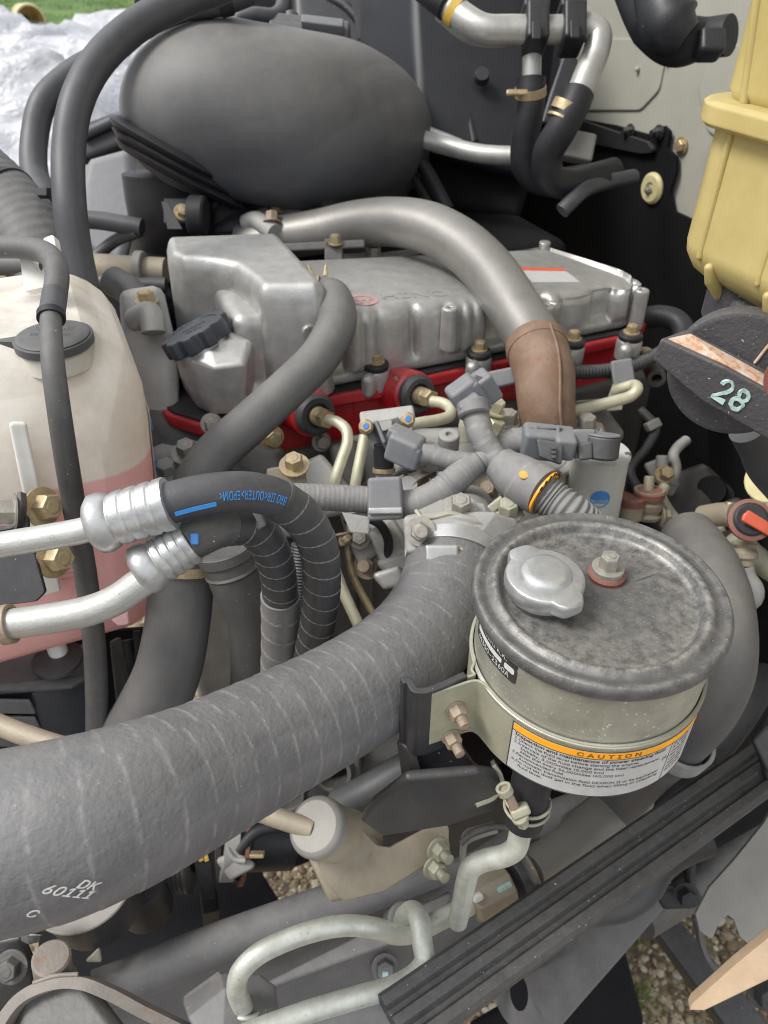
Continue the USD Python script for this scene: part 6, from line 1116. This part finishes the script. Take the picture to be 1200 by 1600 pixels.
t.add('body', lathe([(0, 0), (.0135, 0), (.0165, .002), (.0185, .010), (.0195, .022), (.0195, .034), (.016, .036), (0, .036)], ua, ux, 8), 'bracket_beige', smooth=20); t.add('verdigris', rbox((.014, .012, .004), .002, P(790, 1392, .615), ux, UP), 'paint_teal'); t.add('collar', cyl(P(803, 1376, .634), P(815, 1369, .637), .0185), 'rubber_hose'); t.add('washer', cyl(P(815, 1366, .637), P(824, 1361, .639), .021), 'bolt_rusty'); t.add('glint', rbox((.004, .003, .016), .001, P(830, 1370, .622), AX, FW), 'steel_bright')
t.add('sheath', tube([P(826, 1364, .64), P(860, 1340, .66), P(890, 1322, .68), P(930, 1290, .72), P(990, 1240, .78)], [.016, .0165, .018, .021, .022], 32, .003), 'sheet_grey'); t.add('paint_dot', rbox((.009, .006, .006), .002, P(746, 1402, .605), ux, UP), 'white_plastic')
t = Thing('control_cable', 'thin grey cable crossing behind the greenish zinc pipe', 'cable'); t.add('control_cable', tube([P(720, 1318, .56), P(735, 1304, .56), P(770, 1292, .56), P(796, 1296, .56), P(806, 1320, .57), P(822, 1352, .59), P(840, 1385, .6)], .0024, 12, .003), 'oily_iron')
t = Thing('bracket_clip', 'dusty bent strip behind the greenish zinc pipe', 'bracket'); t.add('bracket_clip', ribbon([P(722, 1345, .58), P(728, 1310, .575), P(748, 1300, .57), P(775, 1292, .57)], FW, .016, .003), 'sheet_grey')
# ribbed bar across the lower right
t = Thing('ribbed_bar', 'black ribbed steel bar crossing the lower right corner', 'bar')
b0, b1 = Pz(655, 1575, .955), Pz(1205, 1188, .955); bx = unit(b1 - b0); by_ = np.cross(EZ, bx)
prof = Polygon([(-.024, -.012), (.024, -.012), (.026, .001), (.022, .0055), (.014, .0055), (.011, .0005), (.007, .0005), (.004, .0060), (-.004, .0060), (-.007, .0005), (-.011, .0005), (-.014, .0055), (-.022, .0055), (-.026, .001)]).buffer(.0012).buffer(-.0012); prof = affinity.scale(prof, .84, .95, origin=(0, 0))
m = trimesh.creation.extrude_polygon(prof, np.linalg.norm(b1 - b0) + .02, engine='earcut'); M = np.eye(4); M[:3, 0], M[:3, 1], M[:3, 2], M[:3, 3] = by_, EZ, bx, b0 - bx * .02
tilt = -UP * .0 ; m.apply_transform(M); 
if m.volume < 0: m.invert()
t.add('bar', m, 'black_rib')
t.add('end_post', hull([P(x, y, d) for x, y, d in ((1186, 1152, .665), (1205, 1128, .66), (1250, 1150, .65), (1250, 1250, .66), (1206, 1215, .665))], .006), 'black_rib'); t.add('end_lip', hull(D_(((1182, 1158), (1198, 1140), (1212, 1180), (1202, 1200)), .648), .004), 'black_rib')
t.add('foot_plate', plate([P(x, y, d) for x, y, d in ((600, 1560, .545), (680, 1510, .555), (720, 1560, .54), (640, 1640, .52), (420, 1700, .51), (420, 1620, .53))], .006), 'frame_paint')
t = Thing('grey_tube', 'thick grey steel tube with an oval hole in its flattened end', 'tube')
ga, gb = P(838, 1552, .80), P(1010, 1372, .98); gx_ = unit(gb - ga)
t.add('tube', tube([P(812, 1580, .775), ga, (ga + gb) / 2, gb], [.030, .036, .036, .036], 48, .006, flat=.8), 'frame_paint', smooth=50)
hb = lathe([(0, 0), (.016, 0), (.0165, .003), (0, .003)], P(811, 1549, .742), unit(-FW + AX * -.25 + UP * .1), 32); v = np.array(hb.vertices); c_ = v.mean(0); v = c_ + (v - c_) @ (np.eye(3) - .5 * np.outer(AX, AX)); hb.vertices = v; t.add('hole', hb, 'deep_black')
t.add('skirt', hull(D_(((900, 1600), (960, 1480), (990, 1590), (985, 1640), (760, 1660), (745, 1610)), 1.0), .012), 'deep_black', smooth=50)
t = Thing('bent_hose', 'grey rubber hose ending behind the ribbed bar, lower right', 'hose'); t.add('bent_hose', tube([P(1106, 1318, .80), P(1060, 1332, .79), P(1028, 1354, .785), P(1010, 1385, .785), P(980, 1412, .78), P(930, 1424, .775), P(900, 1420, .77)], [.0135, .016, .017, .0165, .015, .014, .013], 28, .003), 'rubber_hose')
t = Thing('curved_strip', 'pale curved metal strip behind the ribbed bar', 'strip'); t.add('curved_strip', tube([P(920, 1412, .80), P(950, 1402, .80), P(980, 1385, .80), P(1005, 1360, .80)], [.004, .010, .010, .004], 20, .003), 'steel_bright'); 
t = Thing('cross_tube', 'dark lower tube behind the bent grey hose', 'tube'); t.add('cross_tube', tube([P(1000, 1440, .95), P(1080, 1390, 1.0), P(1130, 1340, 1.02), P(1200, 1290, 1.05)], .022, 24, .005), 'oily_iron')
t = Thing('hose_clip_bracket', 'dark hose clip with a bolt above the gravel, right', 'bracket'); t.add('band', hull(D_(((1028, 1388), (1075, 1392), (1082, 1410), (1040, 1412)), .9), .006), 'black_plastic'); t.add('bolt', hexhead(P(1070, 1398, .88), -FW, .018, .012), 'black_plastic'); t.add('arm', tube([P(1080, 1345, .92), P(1078, 1380, .92), P(1100, 1420, .92)], .006, 12), 'black_plastic')
t = Thing('steel_bar', 'black square steel bar lying low over the gravel', 'bar'); t.add('steel_bar', hull([P(x, y, d) for x, y, d in ((1004, 1420, 1.18), (1030, 1408, 1.18), (1165, 1640, 1.05), (1210, 1620, 1.05), (1010, 1440, 1.22), (1165, 1660, 1.1))], .005), 'black_paint')
t = Thing('splash_guard', 'grey sheet metal guard with a curled corner at lower right', 'sheet')
pp_ = [P(x, y, d) for x, y, d in ((1240, 1190, .74), (1196, 1288, .73), (1150, 1348, .73), (1112, 1392, .73), (1088, 1430, .735), (1092, 1452, .74), (1110, 1464, .74), (1122, 1440, .738), (1136, 1428, .736), (1146, 1436, .735), (1155, 1462, .735), (1170, 1474, .735), (1240, 1420, .72))]
t.add('splash_guard', plate(pp_, .004, .002), 'sheet_grey')
t = Thing('lower_brace', 'thin dark curved brace below the splash guard', 'brace'); t.add('lower_brace', ribbon([P(1090, 1440, .80), P(1096, 1475, .82), P(1115, 1510, .84), P(1145, 1525, .85)], FW, .010, .005), 'frame_paint')
t = Thing('wood_wedge', 'pale plywood wedge poking in at the bottom right corner', 'wedge'); t.add('wood_wedge', plate([P(x, y, d) for x, y, d in ((1240, 1432, .60), (1150, 1508, .61), (1082, 1568, .62), (1078, 1579, .62), (1100, 1576, .62), (1240, 1512, .60))], .012), 'wood')
t = Thing('hex_bolt', 'dark bolt head beside the plywood wedge at the right edge', 'bolt'); t.add('hex_bolt', hexhead(P(1194, 1548, .75), -FW, .022, .015), 'black_paint')
t = Thing('rust_strip', 'brown rusty steel strip under the ribbed bar', 'strip'); t.add('rust_strip', plate([P(x, y, d) for x, y, d in ((690, 1640, .74), (700, 1570, .74), (850, 1455, .80), (870, 1480, .80), (760, 1570, .76))], .006), 'rusty_iron')
# left bottom: mount, cup, pulleys
t = Thing('engine_mount', 'rusty strap over a dark cast mount at the bottom left', 'mount')
t.add('casting', hull([P(x, y, d) for x, y, d in ((34, 1585, .58), (52, 1565, .575), (120, 1545, .575), (138, 1550, .58), (146, 1580, .585), (190, 1620, .58), (30, 1680, .54), (220, 1680, .54), (100, 1540, .66))], .006), 'oily_iron', smooth=50)
t.add('strap', ribbon([P(-20, 1660, .55), P(4, 1606, .562), P(36, 1562, .57), P(85, 1538, .572), P(130, 1536, .572), P(175, 1552, .575), P(225, 1578, .58), P(300, 1615, .59)], FW + UP * -.6, .022, .008, .003), 'iron_rust', smooth=40)
t.add('bolt', join(cyl(P(88, 1545, .60), P(80, 1495, .575), .0140), cyl(P(86, 1532, .592), P(87, 1538, .594), .0165)), 'iron_rust', smooth=30)
t.add('rust_line', tube([P(52, 1536, .565), P(84, 1525, .565), P(122, 1522, .565)], .0016, 8, .003), 'iron_rust')
t = Thing('cup_housing', 'round black cup with a beige metal rim under the thick hose', 'housing')
qx = unit(EZ - FW * .12); qc = P(128, 1372, .66)
t.add('cup', lathe([(0, -.07), (.034, -.066), (.040, -.055), (.0425, -.004), (0, -.004)], qc, qx, 56), 'black_plastic'); t.add('rim', lathe([(0, -.004), (.044, -.004), (.0452, -.0012), (.044, 0), (.036, -.002), (0, -.003)], qc, qx, 56), 'sheet_grey')
t.add('side_cup', lathe([(0, 0), (.024, 0), (.026, .006), (.026, .06), (0, .06)], P(212, 1372, .74), -EZ, 40), 'black_plastic')
t = Thing('mount_bracket', 'black bracket with bolt heads at the left bottom edge', 'bracket')
t.add('bracket', hull([P(x, y, d) for x, y, d in ((-40, 1480, .62), (30, 1466, .62), (46, 1500, .625), (48, 1540, .63), (-40, 1600, .62), (0, 1520, .68))], .004), 'black_paint'); t.add('bolt', hexhead(P(19, 1510, .605), unit(-FW + EZ * .2), .015, .009, washer=1.1), 'oily_iron')
t.add('nut', join(hexhead(P(52, 1444, .60), -UP, .015, .010), cyl(P(52, 1450, .60), P(53, 1462, .60), .0075)), 'oily_iron'); t.add('stud_tip', lathe([(0, 0), (.006, 0), (.006, .0008), (0, .001)], P(53, 1460, .594), -UP - FW * .6, 20), 'steel_bright')
t.add('clip', hull(D_(((138, 1500), (150, 1494), (154, 1484), (156, 1500)), .66), .0016), 'zinc_yellow')
t = Thing('alternator', 'dark alternator with a pale ring and brown band under the hose', 'alternator')
t.add('body', lathe([(0, 0), (.034, 0), (.042, .006), (.042, .02), (.038, .024), (.038, .07), (0, .07)], P(352, 1302, .80), AX * .95 + FW * .3 - UP * .1, 48), 'black_plastic'); t.add('ring', lathe([(.034, 0), (.0445, 0), (.0445, .014), (.034, .014), (.034, 0)], P(345, 1305, .795), AX * .95 + FW * .3 - UP * .1, 48), 'cast_grey'); t.add('band', lathe([(.040, 0), (.0455, 0), (.0455, .004), (.040, .004), (.040, 0)], P(374, 1310, .80), AX * .95 + FW * .3 - UP * .1, 48), 'red_rubber')
t.add('terminal', hull(D_(((345, 1345), (372, 1336), (392, 1352), (362, 1368)), .76), .004), 'cast_grey'); t.add('plate', rbox((.014, .004, .010), .001, P(402, 1335, .75), AX, UP), 'bolt_gold'); t.add('cover', hull(D_(((380, 1300), (450, 1290), (470, 1320), (400, 1345)), .80), .008), 'black_plastic', smooth=50)
t.add('wire', tube([P(355, 1325, .755), P(366, 1342, .755), P(384, 1345, .755)], .003, 10), 'cast_grey'); t.add('wire', tube([P(440, 1290, .77), P(400, 1300, .765), P(372, 1330, .76)], .006, 12), 'rubber_black')
t = Thing('fan_belt', 'black belt over a grooved pulley with yellow paint marks', 'belt')
t.add('belt', hull(D_(((298, 1310), (322, 1300), (334, 1400), (318, 1402)), .77), .0022), 'rubber_black')
for k in range(2): t.add('yellow_mark', hull(D_(((305 + 9 * k, 1318), (309 + 9 * k, 1316), (317 + 9 * k, 1344), (312 + 9 * k, 1346)), .7655), .0006), 'yellow_mark')
t.add('yellow_mark', hull(D_(((303, 1312), (318, 1306)), .7655), .0008), 'yellow_mark')
for k in range(4): t.add('pulley_groove', lathe([(.02, 0), (.040, 0), (.040, .0035), (.034, .005), (.02, .005)], P(276 + 7 * k, 1330, .80), AX, 40), 'oily_iron')
t.add('belt_run', hull(D_(((316, 1395), (334, 1392), (338, 1420), (320, 1424)), .80) + D_(((328, 1500), (345, 1490)), .95), .003), 'rubber_black')
t = Thing('pump_tube', 'dark open tube end with a worn rim beside the damper pipe', 'tube'); t.add('pump_tube', join(pipe(P(470, 1200, .78), P(445, 1240, .73), .019, .016, 36)), 'oily_iron')
t = Thing('pump_tube', 'second dark tube end higher and further right', 'tube'); t.add('pump_tube', join(pipe(P(540, 1175, .80), P(518, 1208, .75), .020, .016, 36)), 'oily_iron')
t = Thing('pump_casting', 'dark dusty casting between the thick hose and black bracket', 'casting'); t.add('casting', hull([P(x, y, d) for x, y, d in ((480, 1200, .82), (560, 1130, .82), (620, 1110, .82), (640, 1200, .80), (560, 1260, .80), (500, 1250, .82), (560, 1200, .95))], .012), 'oily_iron', smooth=50); t.add('rib', hull(D_(((545, 1170), (556, 1168), (560, 1225), (550, 1228)), .76), .004), 'oily_iron'); t.add('pipe', tube([P(530, 1260, .70), P(580, 1235, .69), P(640, 1200, .69)], .016, 20), 'rubber_hose')
# dark under parts that close the view to the ground
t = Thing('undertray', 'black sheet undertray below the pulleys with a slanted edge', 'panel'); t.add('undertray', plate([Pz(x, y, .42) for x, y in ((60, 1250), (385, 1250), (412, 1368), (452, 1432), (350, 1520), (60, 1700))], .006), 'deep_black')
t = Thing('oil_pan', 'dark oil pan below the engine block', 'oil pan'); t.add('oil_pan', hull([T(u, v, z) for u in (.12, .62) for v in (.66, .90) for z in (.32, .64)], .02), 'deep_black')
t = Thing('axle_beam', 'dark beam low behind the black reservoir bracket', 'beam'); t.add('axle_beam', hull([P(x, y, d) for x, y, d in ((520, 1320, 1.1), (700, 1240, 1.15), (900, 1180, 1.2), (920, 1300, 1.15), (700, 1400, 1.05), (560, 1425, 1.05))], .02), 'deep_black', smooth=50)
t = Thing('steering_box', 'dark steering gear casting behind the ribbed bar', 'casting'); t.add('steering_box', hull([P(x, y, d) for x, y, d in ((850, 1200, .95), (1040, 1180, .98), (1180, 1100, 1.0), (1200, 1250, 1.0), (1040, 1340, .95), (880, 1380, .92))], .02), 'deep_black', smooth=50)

t = Thing('pipe_block', 'grey steel clamp block where the arching zinc pipe enters', 'block')
t.add('block', hull([P(x, y, d) for x, y, d in ((292, 1566, .60), (346, 1528, .605), (352, 1548, .59), (300, 1590, .58), (345, 1660, .56), (405, 1530, .61), (425, 1545, .61), (432, 1600, .59), (420, 1660, .57))], .003), 'frame_paint', smooth=40)
t.add('step', hull([P(x, y, d) for x, y, d in ((292, 1560, .61), (342, 1524, .615), (300, 1580, .60), (350, 1545, .60))], .003), 'frame_paint', smooth=40)

t = Thing('rear_lead', 'dim black lead drooping in the dark gap right of the engine', 'cable'); t.add('rear_lead', tube([P(1000, 640, .98), P(1024, 668, .97), P(1010, 700, .96), P(985, 735, .95), P(1000, 770, .94)], .006, 14, .003), 'rubber_hose')
t = Thing('rear_clamp', 'small dusty grey clamp on the dim lead right of the engine', 'clamp'); t.add('rear_clamp', rbox((.018, .014, .012), .002, P(1020, 664, .965), AX + UP * .5, FW), 'cast_grey')

# small parts packed round the injection pump
t = Thing('injection_pump', 'grey cast injection pump with unions between loom and thick hose', 'pump')
t.add('body', hull(D_(((556, 800), (640, 790), (650, 850), (600, 880), (560, 850)), .73) + D_(((570, 790), (640, 790), (630, 880)), .80), .010), 'cast_grey', smooth=50)
t.add('flange', hull(D_(((548, 838), (570, 826), (585, 860), (566, 876)), .715), .005), 'cast_grey', smooth=50)
for x, y, m in ((562, 842, 'bolt_steel'), (604, 826, 'bolt_gold'), (628, 862, 'bolt_steel')): t.add('bolt', hexhead(P(x, y, .706), unit(-FW + EZ * .25), .0125, .009), m)
t.add('union', lathe([(0, 0), (.009, 0), (.009, .010), (.0075, .012), (.0075, .020), (0, .020)], P(598, 850, .71), unit(UP + AX * .2 - FW * .4), 6), 'zinc_yellow', smooth=20)
t = Thing('return_line', 'thin black return line curving over the injection pump', 'pipe'); t.add('return_line', tube([P(540, 812, .70), P(565, 808, .69), P(592, 818, .685), P(606, 842, .69), P(604, 872, .70), P(590, 900, .71)], .0042, 16, .002), 'rubber_black')
t = Thing('vacuum_line', 'thin grey line running behind the taped loom', 'pipe'); t.add('vacuum_line', tube([P(612, 742, .735), P(640, 732, .73), P(668, 738, .725), P(690, 752, .72), P(706, 776, .71), P(700, 800, .70)], .0040, 16, .002), 'grey_plastic')
t = Thing('earth_strap', 'flat braided strap end bolted beside the loom clip', 'strap'); t.add('strap', ribbon([P(636, 760, .715), P(655, 742, .715), P(682, 728, .715), P(700, 728, .72)], FW + UP, .012, .002, .002), 'bolt_steel'); t.add('eyelet', lathe([(0, 0), (.0085, 0), (.0085, .002), (0, .002)], P(638, 758, .712), unit(-FW + EZ * .4), 24), 'steel_bright')
t = Thing('cable_tie', 'white cable tie wrapped round the loom near its junction', 'cable tie'); t.add('cable_tie', lathe([(.0122, -.002), (.0132, -.002), (.0132, .002), (.0122, .002), (.0122, -.002)], P(700, 758, .645), unit(P(728, 735, .648) - P(675, 776, .645)), 36), 'grey_plastic')
flush()
